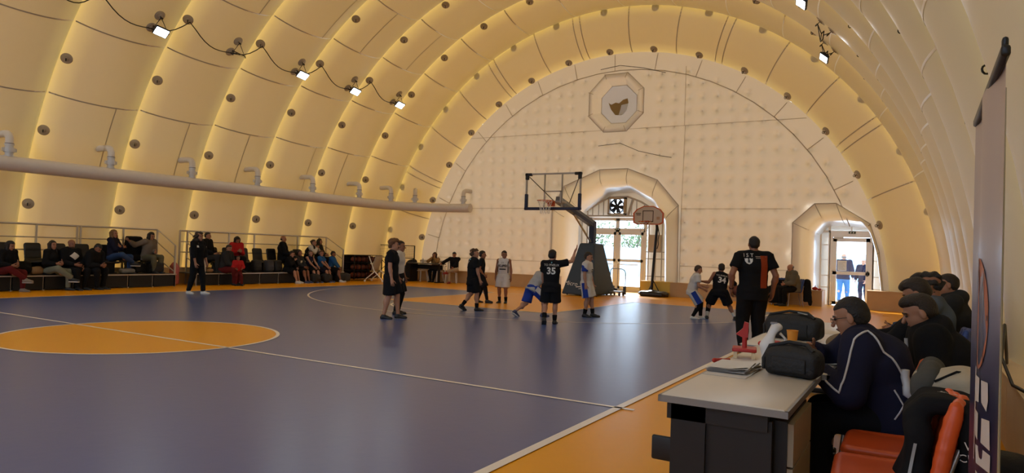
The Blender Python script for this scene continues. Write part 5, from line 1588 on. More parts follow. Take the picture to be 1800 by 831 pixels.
HEADS = []
def person(label, loc, face, H, pose=None, top=None, bottom=None, hair=('short', 'dark'), shoes=((.02, .02, .022), (.5, .48, .44)), build=1.0, skin=0, res=.02, socks=None, leggings=None, z0=0.0, headh=None, group=None, female=False, fine=False):
    ps = dict(hip=None, lean=0.04, lean2=None, side=0, tw=0, hp=0.0, hy=0.0, hr=0, ra=None, la=None, rf=None, lf=None, rk=None, lk=None, re=None, le=None, curl=.55, rh=None, lh=None, rtoe=0, ltoe=0, pn_r=None, pn_l=None, knee=(0, 1, 0))
    ps.update(pose or {})
    h = H
    hh = headh or (.23 if H > 1.5 else .155 * H)
    hw = (.098 if female else .108) * h * (1 + .35 * (build - 1))
    P = np.array([0, ps.get('hipy', 0), ps['hip'] if ps['hip'] is not None else .52 * h], float)
    la_, l2_ = ps['lean'], ps['lean'] if ps['lean2'] is None else ps['lean2']
    d1 = nrm([math.sin(ps['side']), math.sin(la_) * math.cos(ps['side']), math.cos(la_) * math.cos(ps['side'])])
    d2 = nrm([math.sin(ps['side']), math.sin(l2_) * math.cos(ps['side']), math.cos(l2_) * math.cos(ps['side'])])
    x0 = nrm([1, 0, -d1[0]])
    xs = rot_about(x0, d2, ps['tw']); xs = nrm(xs - d2 * (xs @ d2)); fs = np.cross(d2, xs)          # chest right and chest front
    waist = P + d1 * .105 * h; chest = waist + (d1 + d2) / 2 * .10 * h; nb = chest + d2 * .105 * h
    shR, shL = nb - d2 * .025 * h + xs * hw, nb - d2 * .025 * h - xs * hw
    hipR, hipL = P + np.array([.052 * h, 0, 0]) * build ** .5, P - np.array([.052 * h, 0, 0]) * build ** .5
    # head
    nd = nrm(rot_about(d2, xs, -ps['hp'] * .5))
    hf = rot_about(fs, d2, ps['hy']); hx = rot_about(xs, d2, ps['hy'])
    # keep the gaze level with the lean, then pitch (positive looks down)
    up = nrm(np.array([0, 0, 1.0]) * .75 + d2 * .25 + np.array([ps['hr'], 0, 0])); hf = nrm(hf - up * (hf @ up)); hx = np.cross(hf, up)
    hf = rot_about(hf, hx, -ps['hp']); up = rot_about(up, hx, -ps['hp'])
    hc = nb + nd * .022 * h + np.array([0, 0, 1]) * hh * .40 + hf * hh * .08
    HM = np.stack([hx, hf, up], 1)
    def hp_(x, y, z): return hc + HM @ (np.array([x, y, z]) * hh)
    # limbs
    ua, fa = .172 * h, .150 * h; th, sh = .245 * h, .235 * h
    arms = []
    for s, S, key, eh in ((1, shR, 'ra', 're'), (-1, shL, 'la', 'le')):
        T = ps[key]
        if T is None: T = S + xs * s * .05 * h + fs * .045 * h - np.array([0, 0, 1]) * .305 * h
        E, W = ik(S, T, ua, fa, ps[eh] if ps[eh] is not None else (xs * s * .6 - fs * .8 - np.array([0, 0, .3])))
        hd = ps['rh' if s > 0 else 'lh']; hd = nrm(W - E) if hd is None else nrm(hd)
        pn = ps['pn_r' if s > 0 else 'pn_l']
        pn = -xs * s * .9 + fs * -.2 if pn is None else np.asarray(pn, float)
        pn = nrm(pn - hd * (pn @ hd))
        arms.append((s, S, E, W, hd, pn))
    legs = []
    for s, S, key, kh, tk in ((1, hipR, 'rf', 'rk', 'rtoe'), (-1, hipL, 'lf', 'lk', 'ltoe')):
        T = ps[key]
        T = np.array([s * .062 * h, 0, .048 * h]) if T is None else np.asarray(T, float)
        K, A = ik(S, T[:3], th, sh, ps[kh] if ps[kh] is not None else np.asarray(ps['knee'], float) + np.array([s * .12, 0, 0]))
        yaw = T[3] if len(T) > 3 else s * -.15
        legs.append((s, S, K, A, yaw, ps[tk]))
    b = build
    # ---- body: one continuous surface
    pr = [ell(P, (.088 * h * b, .068 * h * b, .075 * h), .03),
          cap(P, waist, .062 * h * b, .058 * h * b, .04, x0, 1.28), cap(waist, chest, .058 * h * b, .066 * h * b, .04, xs, 1.3),
          cap(chest, nb - d2 * .03 * h, .066 * h * b, .045 * h, .04, xs, 1.35), cap(shR, shL, .033 * h, .033 * h, .03),
          cap(nb - d2 * .02 * h, hc - up * hh * .25 - hf * hh * .08, .036 * h if not female else .031 * h, .031 * h if not female else .027 * h, .02)]
    kk = hh * .06
    hpr = [cap(nb, hc - up * hh * .25 - hf * hh * .08, .033 * h if not female else .029 * h, .030 * h if not female else .026 * h, .02), ell(hp_(0, -.06, .15), np.array([.325, .405, .34]) * hh, kk, HM), ell(hp_(0, .07, -.13), np.array([.275, .30, .35]) * hh, kk, HM),
           ell(hp_(0, .20, -.39), np.array([.15, .14, .115]) * hh, kk, HM), cap(hp_(0, .36, .04), hp_(0, .455, -.13), .032 * hh, .056 * hh, kk * .6),
           cap(hp_(-.15, .325, .085), hp_(.15, .325, .085), .04 * hh, .04 * hh, kk), cap(hp_(-.07, .335, -.255), hp_(.07, .335, -.255), .028 * hh, .028 * hh, kk * .5),
           ell(hp_(.325, -.03, -.04), np.array([.045, .085, .135]) * hh, kk * .4, HM), ell(hp_(-.325, -.03, -.04), np.array([.045, .085, .135]) * hh, kk * .4, HM)]
    hl = .108 * h
    for s, S, E, W, hd, pn in arms:
        lat = np.cross(hd, pn)
        pr += [cap(S, E, .030 * h * b, .024 * h, .015), cap(E, W, .025 * h, .0165 * h, .012), ell(E + (W - E) * .28, np.array([.027, .027, .027]) * h, .02),
               cap(W, W + hd * hl * .20, .0165 * h, .017 * h, .008, lat, 1.25), ell(W + hd * hl * .30, np.array([.235, .28, .115]) * hl, .008, np.stack([lat, hd, pn], 1))]
    for s, S, K, A, yaw, toe in legs:
        pr += [cap(S, K, .054 * h * b, .036 * h, .02), cap(K, A, .035 * h, .022 * h, .015), ell(K + (A - K) * .30 - np.array([0, .012 * h, 0]), np.array([.034, .036, .06]) * h, .02)]
    V, Fq = soft(pr, res)
    v, f = soft(hpr, .0048 if fine else .0095); Fq = np.concatenate([Fq, f + len(V)]); V = np.concatenate([V, v])
    for s, S, E, W, hd, pn in arms:
        for v, f in fingers(W, hd, pn, hl, ps['curl'] if not isinstance(ps['curl'], dict) else ps['curl'][s], s, 6 if not fine else 8):
            Fq = np.concatenate([Fq, f + len(V)]); V = np.concatenate([V, v])
    root = mesh_obj('person', V, Fq, SKIN[skin])
    root.location = (loc[0], loc[1], z0); root.rotation_euler = (0, 0, math.radians(face) - PI / 2)
    tag(root, label, 'person', group)
    HEADS.append((root, [float(v) for v in hc]))
    # ---- face
    nseg = 6 if not fine else 12
    for s in (-1, 1):
        g = G(); g.ball(hp_(s * .145, .345, .015), .034 * hh, nseg, 5); g.obj('eye', M_EYE, root)
        g = G(); g.tube([hp_(s * .07, .375, .085), hp_(s * .14, .37, .11), hp_(s * .225, .32, .085)], .018 * hh, 5); g.obj('eyebrow', hairmat(hair[1]) if hair[1] in HAIRC else M_EYE, root)
    g = G(); g.tube([hp_(-.085, .34, -.25), hp_(-.03, .37, -.245), hp_(.03, .37, -.245), hp_(.085, .34, -.25)], .02 * hh, 5); g.obj('mouth', M_LIP, root)
    # ---- hair
    st, hcol = hair[0], hair[1]
    hres = min(res, .0105) if not fine else .006
    if st != 'bald':
        hp2 = [ell(hp_(0, -.065, .165), np.array([.342, .420, .362]) * hh, .01, HM), ell(hp_(0, -.13, -.02), np.array([.325, .35, .30]) * hh, .02, HM)]
        sub = [rbx(hp_(0, .49, -.30), np.array([.55, .42, .52]) * hh, .05 * hh, hh * .10, HM, sub=True), rbx(hp_(0, .12, -.70), np.array([.8, .24, .62]) * hh, .02, hh * .05, HM, sub=True), rbx(hp_(0, 0, -.80), np.array([.8, 1.0, .50]) * hh, .02, hh * .06, HM, sub=True)] + [ell(hp_(s_ * .36, .0, -.06), np.array([.10, .10, .16]) * hh, hh * .03, HM, sub=True) for s_ in (-1, 1)]
        wob = .006 if st in ('short', 'bob', 'long') else .02
        if st == 'fringe': hp2 = [ell(hp_(0, -.12, -.02), np.array([.36, .40, .22]) * hh, .01, HM)]
        if st == 'mop': hp2.append(ell(hp_(0, .05, .25), np.array([.40, .44, .32]) * hh, .03, HM))
        if st == 'quiff': hp2.append(ell(hp_(0, .10, .36), np.array([.31, .30, .19]) * hh, .02, HM))
        if st == 'cap':
            hp2.append(rbx(hp_(0, .52, .22), np.array([.26, .22, .03]) * hh, .01, .02, HM))
        extra = []
        if st in ('bob', 'long', 'curlylong'):
            Ln = .62 if st == 'bob' else (1.05 if st == 'long' else .85)
            wd = .16 if st != 'curlylong' else .24
            dn = nrm(-up * .9 + np.array([0, 0, -.4]))
            back = hp_(0, -.30, .05)
            extra.append(cap(back, back + dn * Ln * hh, .24 * hh, wd * 1.2 * hh, .03, hx, 1.55))
            for s in (-1, 1):
                q = hp_(s * .28, -.02, .12); extra.append(cap(q, q + dn * Ln * hh + hx * s * .08 * hh + hf * .12 * hh, .16 * hh, .13 * hh, .03))
        if st == 'bun': extra.append(ell(hp_(0, -.50, .20), np.array([.16, .15, .16]) * hh, .02, HM))
        if st == 'pony': extra.append(cap(hp_(0, -.48, .2), hp_(0, -.55, -.55), .09 * hh, .06 * hh, .02))
        if st in ('curly', 'curlylong'): wob = .03 * hh / .23
        Vh, Fh = soft(hp2 + sub + extra, hres, wob=wob if st.startswith('curly') or st == 'mop' else .004, wf=60 if st.startswith('curly') else 45, seed=len(label))
        if len(Fh): mesh_obj('hair' if st != 'cap' else 'cap', Vh, Fh, hairmat(hcol) if hcol in HAIRC else cloth(*hcol), root)
    if len(hair) > 2:            # beard
        Vh, Fh = soft([ell(hp_(0, .13, -.33), np.array([.245, .275, .20]) * hh, .01, HM), rbx(hp_(0, .35, -.10), np.array([.5, .3, .12]) * hh, .01, .01, HM, sub=True)], hres)
        mesh_obj('beard', Vh, Fh, hairmat(hair[2]), root)
    # ---- upper garment
    out = dict(root=root, P=P, chest=chest, nb=nb, xs=xs, fs=fs, d2=d2, d1=d1, hp=hp_, hh=hh, hx=hx, hf=hf, up=up, arms=arms, legs=legs)
    if top:
        kind, mm = top[0], top[1]
        inf = top[2] if len(top) > 2 else dict(tee=.016, vest=.016, long=.018, jacket=.034, coat=.045)[kind]
        hem = top[3] if len(top) > 3 else dict(tee=.075, vest=.07, long=.05, jacket=.06, coat=.16)[kind]
        pr = [cap(chest, nb - d2 * .028 * h, .066 * h * b + inf, .047 * h + inf * .8, .04, xs, 1.35), cap(waist, chest, .060 * h * b + inf, .066 * h * b + inf, .04, xs, 1.3),
              cap(P - d1 * hem * h, waist + d1 * .02 * h, .068 * h * b + inf * 1.1, .060 * h * b + inf, .03, x0, 1.30, cut=True)]
        if kind != 'vest': pr.append(cap(shR, shL, .034 * h + inf * .6, .034 * h + inf * .6, .03))
        else: pr.append(cap(nb - d2 * .03 * h + xs * hw * .68, nb - d2 * .03 * h - xs * hw * .68, .034 * h + inf * .4, .034 * h + inf * .4, .03))
        for s, S, E, W, hd, pn in arms:
            if kind == 'tee':
                e = S + (E - S) * .66; pr.append(cap(S - (E - S) * .05, e, .034 * h * b + inf * .8, .038 * h + inf * .7, .02, cut=True))
            elif kind in ('long', 'jacket', 'coat'):
                cu = W - (W - E) * (0.04 if not ps.get('pushed') else .55)
                pr += [cap(S, E, .032 * h * b + inf * .85, .028 * h + inf * .85, .025), cap(E, cu, .028 * h + inf * .8, .020 * h + inf * .6, .02, cut=True), cap(E, E + (cu - E) * .5, .029 * h + inf * .8, .026 * h + inf * .7, .02)]
        if kind in ('jacket', 'coat', 'long'):
            pr.append(cap(nb - d2 * .02 * h, nb + d2 * .018 * h - fs * .008 * h, .040 * h + inf * .5, .040 * h + inf * .3, .02, cut=True))
            if ps.get('hood'): pr.append(ell(nb - fs * .045 * h - d2 * .005 * h, np.array([.075, .05, .045]) * h, .03, np.stack([xs, fs, d2], 1)))
        Vt, Ft = soft(pr, res * .9, wob=.007 if kind != 'vest' else .004, wf=16, seed=len(label) * .7)
        out['top'] = mesh_obj({'tee': 'shirt', 'vest': 'jersey', 'long': 'sweater', 'jacket': 'jacket', 'coat': 'coat'}[kind], Vt, Ft, mm, root)
    # ---- lower garments
    def lower(kind, mm, inf, nm):
        pr = [ell(P, np.array([.09 * h * b + inf, .070 * h * b + inf, .078 * h]), .03)]
        for s, S, K, A, yaw, toe in legs:
            if kind == 'shorts':
                e = S + (K - S) * .93
                pr.append(cap(S + (S - K) * .02, e, .056 * h * b + inf * .9, .056 * h + inf * 1.15, .025, cut=True))
            else:
                pr += [cap(S, K, .055 * h * b + inf * .7, .037 * h + inf, .025), cap(K, A + (A - K) * .02, .036 * h + inf, .026 * h + inf * .9, .02, cut=True), cap(K, K + (A - K) * .4, .037 * h + inf, .034 * h + inf, .02)]
        V_, F_ = soft(pr, res * .9, wob=.006 if inf > .008 else 0, wf=15, seed=len(label))
        return mesh_obj(nm, V_, F_, mm, root)
    if leggings: lower('trousers', leggings, .006, 'leggings')
    if bottom:
        out['bottom'] = lower(bottom[0], bottom[1], bottom[2] if len(bottom) > 2 else (.024 if bottom[0] == 'shorts' else .014), bottom[0])
    # ---- socks and shoes
    for s, S, K, A, yaw, toe in legs:
        if socks:
            V_, F_ = soft([cap(A, A + (K - A) * .34, .027 * h, .034 * h, .01, cut=True)], res * .7); mesh_obj('sock', V_, F_, socks, root)
        if shoes:
            fdir = rot_about(np.array([0, 1.0, 0]), [0, 0, 1], yaw)
            lat = np.cross(fdir, [0, 0, 1]); fdir = rot_about(fdir, lat, toe); fu = np.cross(lat, fdir)
            sl = .155 * h; c0 = A - fu * .034 * h
            pr = [cap(c0 - fdir * .018 * h + fu * .006 * h, c0 + fdir * .045 * h + fu * .006 * h, .026 * h, .026 * h, .02, lat, 1.05), ell(c0 + fdir * .078 * h - fu * .002 * h, np.array([.030, .040, .021]) * h, .02, np.stack([lat, fdir, fu], 1)), cap(A - fu * .015 * h, A + fu * .01 * h, .028 * h, .027 * h, .02, cut=True)]
            V_, F_ = soft(pr, res * .62)
            m1 = mat('shoe_%.3f_%.3f_%.3f' % shoes[0], shoes[0], .5); m2 = mat('sole_%.3f_%.3f_%.3f' % shoes[1], shoes[1], .6)
            so = mesh_obj('shoe', V_, F_, m1, root)
            g = G(); c = Vector(c0 + fdir * .036 * h - fu * .022 * h)
            g.rbox(c, (.062 * h, sl * .98, .016 * h), .028 * h, Matrix((Vector(lat), Vector(fdir), Vector(fu))).transposed()); g.obj('sole', m2, so)
    return out

def on_back(pp, text, size, m, up=.0, right=0.0, front=False, par=None, **kw):
    """lettering on the back (or chest) of the shirt"""
    o = pp['top']; fs, xs, d2 = pp['fs'], pp['xs'], pp['d2']
    c = pp['chest'] + d2 * up + xs * right
    xd = xs if not front else -xs
    V, Fc = text_mesh(text, size, **kw)
    return on_surface('lettering', pp['root'] if par is None else par, o, V, Fc, Vector(c), Vector(xd), Vector(d2), m, .009)
def patch_back(pp, w, hgt, m, up=0, right=0, front=False, name='stripe', nu=6, nv=12):
    o = pp['top']; xs, d2 = pp['xs'], pp['d2']
    c = pp['chest'] + d2 * up + xs * right
    V, Fc = patch_grid(w, hgt, nu, nv)
    return on_surface(name, pp['root'], o, V, Fc, Vector(c), Vector(xs if not front else -xs), Vector(d2), m, .007)
K_BLK = cloth('kit_black', (.010, .010, .012)); K_WHT = cloth('kit_white', (.56, .53, .50)); K_GRY = cloth('kit_grey', (.36, .35, .34)); K_BLU = cloth('kit_blue', (.02, .045, .26))
C_BLK = cloth('black', (.009, .009, .010)); C_NAVY = cloth('navy', (.014, .014, .030)); C_DGRY = cloth('dark_grey', (.028, .028, .028)); C_MAR = cloth('maroon', (.10, .012, .012)); C_RED = cloth('red', (.40, .018, .018)); C_OLV = cloth('sage', (.17, .18, .13)); C_BEI = cloth('beige', (.36, .28, .18)); C_TAUPE = cloth('taupe', (.16, .13, .10)); C_JEAN = cloth('jeans', (.03, .06, .14)); C_CRM = cloth('cream', (.50, .46, .38)); C_CYAN = cloth('team_blue', (.02, .09, .24)); C_CAMO = cloth('khaki', (.11, .10, .06))
TXT = mat('kit_print', (.62, .60, .56), .7); TXTD = mat('kit_print_dark', (.04, .04, .045), .7)
BLKSH = ((.012, .012, .013), (.03, .03, .03)); WHTSH = ((.60, .58, .54), (.66, .64, .60)); MIXSH = ((.015, .015, .016), (.5, .48, .45)); NVSH = ((.05, .06, .12), (.55, .55, .55))
# ------------------------------------------------ on the court
b1 = person('boy in an all-black kit with ginger hair standing in front of another boy near midcourt', (.78, 4.38), 28, 1.545, dict(lean=.02, ra=(.20, .06, .72), la=(-.20, .06, .72), rf=(.08, -.10, .072), lf=(-.09, .14, .072), hp=.02, hy=0.15), ('tee', K_BLK, .022, .10), ('shorts', K_BLK, .03), ('mop', 'red'), MIXSH, 1.08, 2, .0165)
person('dark haired boy in a white shirt half hidden behind the ginger-haired boy', (.30, 5.16), 24, 1.52, dict(lean=.03, hp=.05), ('tee', K_WHT, .02), ('shorts', K_BLK, .026), ('short', 'black'), BLKSH, 1.0, 1, .018, leggings=C_BLK)
b3 = person('curly haired boy in black number 8 kit walking right', (.84, 7.10), 52, 1.40, dict(lean=.03, ra=(.19, .12, .66), la=(-.20, .02, .66), rf=(.06, .10, .068), lf=(-.05, -.20, .13), ltoe=-.6, hy=-.35, hp=-.12), ('tee', K_BLK, .03, .11), ('shorts', K_BLK, .026), ('curly', 'brown'), BLKSH, 1.02, 2, .017, socks=C_BLK)
on_back(b3, '8', .22, TXT, .02, -.02); patch_back(b3, .09, .022, mat('kit_cyan', (.15, .4, .5), .7), .135, 0, name='lettering')
person('boy in black shorts and leggings mostly hidden behind the curly haired boy', (-.28, 9.15), 30, 1.36, dict(lean=.05, rf=(.06, .20, .068), lf=(-.06, -.06, .068), ra=(.10, .10, .72), la=(-.10, .10, .72)), ('tee', K_BLK, .018), ('shorts', K_BLK, .03), ('short', 'black'), BLKSH, .95, 1, .02, leggings=C_BLK)
b5 = person('boy in white number 11 kit facing the camera near the key', (.14, 9.60), 285, 1.38, dict(lean=.0, ra=(.20, .05, .67), la=(-.22, .02, .60), hy=.55, hp=.12), ('vest', K_WHT, .026, .12), ('shorts', K_WHT, .032), ('short', 'black'), BLKSH, 1.05, 1, .017, socks=C_BLK)
on_back(b5, '11', .07, TXTD, .05, 0, True); on_back(b5, 'KLIPEI', .085, TXTD, -.03, 0, True, bold=.003)
patch_back(b5, .17, .035, TXTD, -.115, 0, True, 'lettering')
for sx in (-1, 1): patch_back(b5, .018, .30, TXTD, -.06, sx * .135, True, 'side_stripe')
b6 = person('crouching boy in grey top and blue shorts running behind number 35', (2.42, 7.0), 62, 1.36, dict(hip=.60, lean=.62, lean2=.75, hp=.15, hy=-.2, ra=(.14, .30, .50), la=(-.20, .28, .52), rf=(.10, .22, .068), lf=(-.06, -.36, .12), ltoe=-.55), ('tee', K_GRY, .026, .06), ('shorts', K_BLU, .030), ('curly', 'dark'), NVSH, 1.0, 2, .017)
b7 = person('boy in black number 35 kit seen from behind with right arm raised', (3.42, 5.92), 112, 1.435, dict(lean=.03, ra=(.42, .20, 1.40), re=(0.2, -.4, -1), rh=(.4, .1, .9), la=(-.16, .18, .62), rf=(.08, .06, .068), lf=(-.10, -.14, .12), ltoe=-.75, hy=-.35, hp=.02, curl=.3), ('tee', K_BLK, .024, .10), ('shorts', K_BLK, .032), ('short', 'black'), BLKSH, .98, 2, .016, socks=C_BLK)
on_back(b7, '35', .175, TXT, -.03, 0, bold=.006); on_back(b7, 'TO PIVEUX', .058, TXT, .085, 0); patch_back(b7, .02, .025, mat('kit_cyan', (1, 1, 1)), .135, 0, name='emblem')
b8 = person('boy in white kit with blue sleeve standing before the padded stand', (3.26, 7.90), 8, 1.42, dict(lean=.02, ra=(.19, .04, .68), la=(-.19, .10, .68), rf=(.07, .0, .068), lf=(-.07, .14, .068), hp=.22, hy=.05), ('tee', K_WHT, .026, .09), ('shorts', K_WHT, .034), ('short', 'dark'), BLKSH, 1.0, 2, .016, socks=C_BLK)
def sleeve(pp, m, idx=(0, 1), f0=.0, f1=.66, inf=.026, hgt=1.42, nm='blue_sleeve'):
    for i in idx:
        s, S, E, W, hd, pn = pp['arms'][i]
        V_, F_ = soft([cap(S + (E - S) * f0, S + (E - S) * f1, .036 * hgt + inf * .8, .040 * hgt + inf * .7, .01, cut=True)], .012); mesh_obj(nm, V_, F_, m, pp['root'])
def side_panel(pp, m, w=.05, inf=.035, hgt=1.42):
    for s, S, K, A, yaw, toe in pp['legs']:
        d = nrm(K - S); r0, r1 = .056 * hgt + inf * .9, .056 * hgt + inf * 1.15
        o = nrm(np.array([s, 0, 0]) - d * (d[0] * s)); f = np.cross(d, o)
        P = []
        for j in range(7):
            t = j / 6 * .92
            for a in (-.5, -.17, .17, .5): P.append(S + (K - S) * t + (o * math.cos(a) + f * math.sin(a)) * (r0 + (r1 - r0) * t + .006))
        g = G(); g.grid(P, 4, 7); g.obj('side_panel', m, pp['root'])
sleeve(b8, K_BLU); side_panel(b8, K_BLU)
patch_back(b8, .12, .025, TXTD, .0, 0, True, 'lettering'); patch_back(b8, .14, .018, TXTD, -.045, 0, True, 'lettering')
side_panel(b6, K_WHT, hgt=1.36)
b9 = person('boy in white and blue kit with black leggings guarding number 34', (5.10, 9.52), 25, 1.30, dict(hip=.60, lean=.22, lean2=.3, ra=(.10, .26, .66), la=(-.05, .30, .72), rf=(.07, .02, .062), lf=(-.10, .22, .062), hp=.2, hy=.0), ('tee', K_WHT, .028, .07), ('shorts', K_WHT, .036), ('short', 'brown'), WHTSH, 1.0, 2, .016, leggings=C_BLK)
side_panel(b9, K_BLU, hgt=1.30, inf=.04)
b10 = person('boy in black number 34 jersey seen from behind, legs wide apart', (5.62, 9.86), 118, 1.36, dict(hip=.62, lean=.22, lean2=.12, side=.12, la=(-.42, .12, .84), le=(0, -.3, -1), ra=(.40, .10, .62), re=(.5, -.5, .3), rf=(.34, -.08, .075), lf=(-.26, .0, .066), rtoe=-.2, hp=.1, hy=.0), ('vest', K_BLK, .026, .09), ('shorts', K_BLK, .036), ('short', 'black'), BLKSH, 1.1, 1, .016, socks=cloth('sock_white', (.5, .48, .45)))
on_back(b10, '34', .175, TXT, -.03, 0, bold=.006); on_back(b10, 'TO PIVEUX', .05, TXT, .075, 0)
s, S, E, W, hd, pn = b10['arms'][0]
V_, F_ = soft([cap(S + (E - S) * .35, E, .033 * 1.36, .031 * 1.36, .01), cap(E, E + (W - E) * .8, .030 * 1.36, .024 * 1.36, .01)], .014); mesh_obj('arm_sleeve', V_, F_, C_BLK, b10['root'])
s, S, K, A, yaw, toe = b10['legs'][1]
V_, F_ = soft([cap(S, K, .058 * 1.36, .044 * 1.36, .01), cap(K, K + (A - K) * .6, .044 * 1.36, .036 * 1.36, .01)], .016); mesh_obj('leg_sleeve', V_, F_, C_BLK, b10['root'])
basketball((5.98, 9.98, .66), 'basketball being dribbled between number 34 and the standing coach')
co = person('man in black shirt with white crest and orange stripe walking away', (7.36, 4.72), 117, 1.765, dict(lean=.0, ra=(.30, .05, .90), la=(-.30, .06, .93), rf=(.11, .08, .085), lf=(-.13, -.02, .085), curl=.6, hy=0), ('tee', C_BLK, .026, .08), ('trousers', C_BLK, .030), ('short', 'black'), BLKSH, 1.16, 1, .0135)
patch_back(co, .105, .47, cloth('stripe_orange', (.26, .045, .015)), -.085, .115, name='orange_stripe')
on_back(co, 'I S T', .075, TXT, .150, -.105); patch_back(co, .16, .012, mat('print_dim', (.25, .22, .2), .7), .135, .07, name='lettering'); patch_back(co, .13, .010, mat('print_dim', (1, 1, 1)), .112, .06, name='lettering')
shv = [(-.055, .035), (-.04, .025), (-.02, .035), (0, .02), (.02, .035), (.04, .025), (.055, .035), (.05, -.01), (.03, -.04), (0, -.055), (-.03, -.04), (-.05, -.01), (0, 0)]
on_surface('crest', co['root'], co['top'], shv, [(i, (i + 1) % 12, 12) for i in range(12)], Vector(co['chest'] + co['d2'] * .075 - co['xs'] * .105), Vector(co['xs']), Vector(co['d2']), TXT, .009)
on_surface('crest_mark', co['root'], co['top'], [(-.012, .02), (.012, .02), (.016, -.03), (-.016, -.03)], [(0, 1, 2, 3)], Vector(co['chest'] + co['d2'] * .075 - co['xs'] * .105), Vector(co['xs']), Vector(co['d2']), TXTD, .012)
s, S, E, W, hd, pn = co['arms'][1]
V_, F_ = soft([cap(W - (W - E) * .10, W - (W - E) * .02, .036, .034, .004, cut=True)], .008); mesh_obj('wrist_watch', V_, F_, C_BLK, co['root'])
wm = person('woman standing in black with pushed-up sleeves, dark curly hair and white shoes', (-6.30, 5.25), 15, 1.60, dict(lean=.03, ra=(.19, .12, .74), la=(-.20, .14, .74), rf=(.10, -.14, .075), lf=(-.10, .14, .075), pushed=True, hp=.02, curl=.7), ('long', C_BLK, .028, .07), ('trousers', C_BLK, .014), ('curlylong', 'dark'), WHTSH, 1.05, 0, .018, female=True, socks=None)
for s, S, K, A, yaw, toe in wm['legs']:
    V_, F_ = soft([cap(A, A + (K - A) * .2, .046, .05, .01, cut=True)], .013); mesh_obj('sock', V_, F_, C_CRM, wm['root'])
patch_back(wm, .05, .05, TXT, .05, .13, True, 'badge')
# ------------------------------------------------ bleachers; sitters face the court (+x)
DK = .37
def sit(hz, fz, reach=.44, spread=.09, hl=.0, cross=0):
    d = dict(hip=hz, rf=(spread, reach, fz), lf=(-spread, reach, fz))
    if cross: d['rf'] = (-.03, reach + .14, fz + .24, .2)
    return d
def front(label, y, face, H, pose, top, bottom, hair, shoes=MIXSH, x=-9.18, cross=0, res=.021, **kw):
    p = sit(DK + .105, .075, .42, .10, cross=cross); p['lean'] = .12; p.update(pose)
    return person(label, (x, y), face, H, p, top, bottom, hair, shoes, res=res, **kw)
def rear(label, y, face, H, pose, top, bottom, hair, shoes=MIXSH, x=-9.64, cross=0, res=.021, **kw):
    p = sit(.33 + .11, .075, .40, .09, cross=cross); p['lean'] = .06; p.update(pose)
    return person(label, (x, y - .16), face, H, p, top, bottom, hair, shoes, res=res, z0=DK, **kw)
front('woman in black with dark red trousers at the very left edge', 2.22, 20, 1.62, dict(lean2=.3, hp=.25, ra=(.10, .30, .62), la=(-.06, .30, .66)), ('jacket', C_BLK, .02), ('trousers', C_MAR), ('long', 'black'), ((.20, .16, .12), (.3, .27, .24)), cross=1, female=True)
front('woman in black jacket and sage trousers with crossed legs in the front row', 3.22, 25, 1.66, dict(lean=.05, hp=0, hy=-.25, ra=(.12, .26, .66), la=(-.05, .26, .68)), ('jacket', C_BLK, .022), ('trousers', C_OLV), ('long', 'black'), cross=1, female=True)
bm1 = front('bald bearded man in a black hoodie with a white diamond print', 3.68, 12, 1.76, dict(lean=.02, hp=.1, ra=(.10, .30, .64), la=(-.12, .30, .56), hood=1), ('jacket', C_BLK, .024), ('trousers', C_BLK), ('bald', 'black', 'brown'), build=1.15, skin=1)
on_surface('diamond_print', bm1['root'], bm1['top'], [((u - v) * .85, (u + v) * .62) for u, v in patch_grid(.16, .16, 9, 9)[0]], patch_grid(.16, .16, 9, 9)[1], Vector(bm1['chest'] + bm1['d2'] * .02), Vector(-bm1['xs']), Vector(bm1['d2']), TXT)
front('man in black bent over his phone in the front row', 4.08, 24, 1.78, dict(lean=.42, lean2=.6, hp=.55, ra=(.06, .46, .62), la=(-.06, .46, .60), hood=1, curl=.9), ('jacket', C_BLK, .03), ('trousers', C_BLK), ('short', 'black', 'black'), BLKSH, build=1.18, skin=1)
rear('blonde woman in navy with folded arms in the rear row', 5.18, 35, 1.68, dict(lean=.0, hy=-.3, ra=(-.10, .22, .72), la=(.10, .24, .74), re=(1, -.2, -.6), le=(-1, -.2, -.6)), ('long', C_NAVY, .022), ('trousers', C_JEAN), ('bob', 'blond'), cross=1, female=True)
rear('woman in taupe sweater with long dark hair and one arm stretched along the seats', 6.15, 12, 1.66, dict(lean=.16, lean2=.3, hp=.25, ra=(.62, .02, .90), re=(0, -.5, -.6), la=(-.02, .30, .60)), ('long', C_TAUPE, .03), ('trousers', C_CAMO), ('long', 'black'), female=True)
BPOSE = None
rear('man in dark jacket seated behind the standing woman', 8.08, 30, 1.80, dict(lean=.02, hp=.05, ra=(.12, .30, .58), la=(-.12, .30, .58)), ('jacket', C_BLK, .03), ('trousers', C_DGRY), ('short', 'black'), build=1.1)
rear('woman in a red jacket with long dark hair looking down at a phone', 9.10, 350, 1.62, dict(lean=.2, lean2=.35, hp=.5, ra=(.05, .34, .68), la=(-.05, .34, .66), curl=.9), ('jacket', C_RED, .03), ('trousers', C_BLK), ('long', 'black'), female=True)
front('man in dark jacket and maroon trousers with an arm round a child', 8.22, 25, 1.78, dict(lean=.15, lean2=.3, hp=.15, hy=-.3, ra=(.02, .42, .58), la=(-.10, .40, .60)), ('jacket', C_DGRY, .03), ('trousers', C_MAR), ('short', 'dark', 'dark'), build=1.1)
person('small child in a red tracksuit perched by the man in maroon trousers', (-8.78, 8.42), 335, 1.02, dict(hip=.44, rf=(.08, .20, .055), lf=(-.08, .24, .055), lean=.05, hp=.1, ra=(.10, .18, .52), la=(-.10, .18, .52)), ('jacket', C_RED, .022), ('trousers', C_MAR), ('short', 'black'), BLKSH, 1.05, 1, .018)
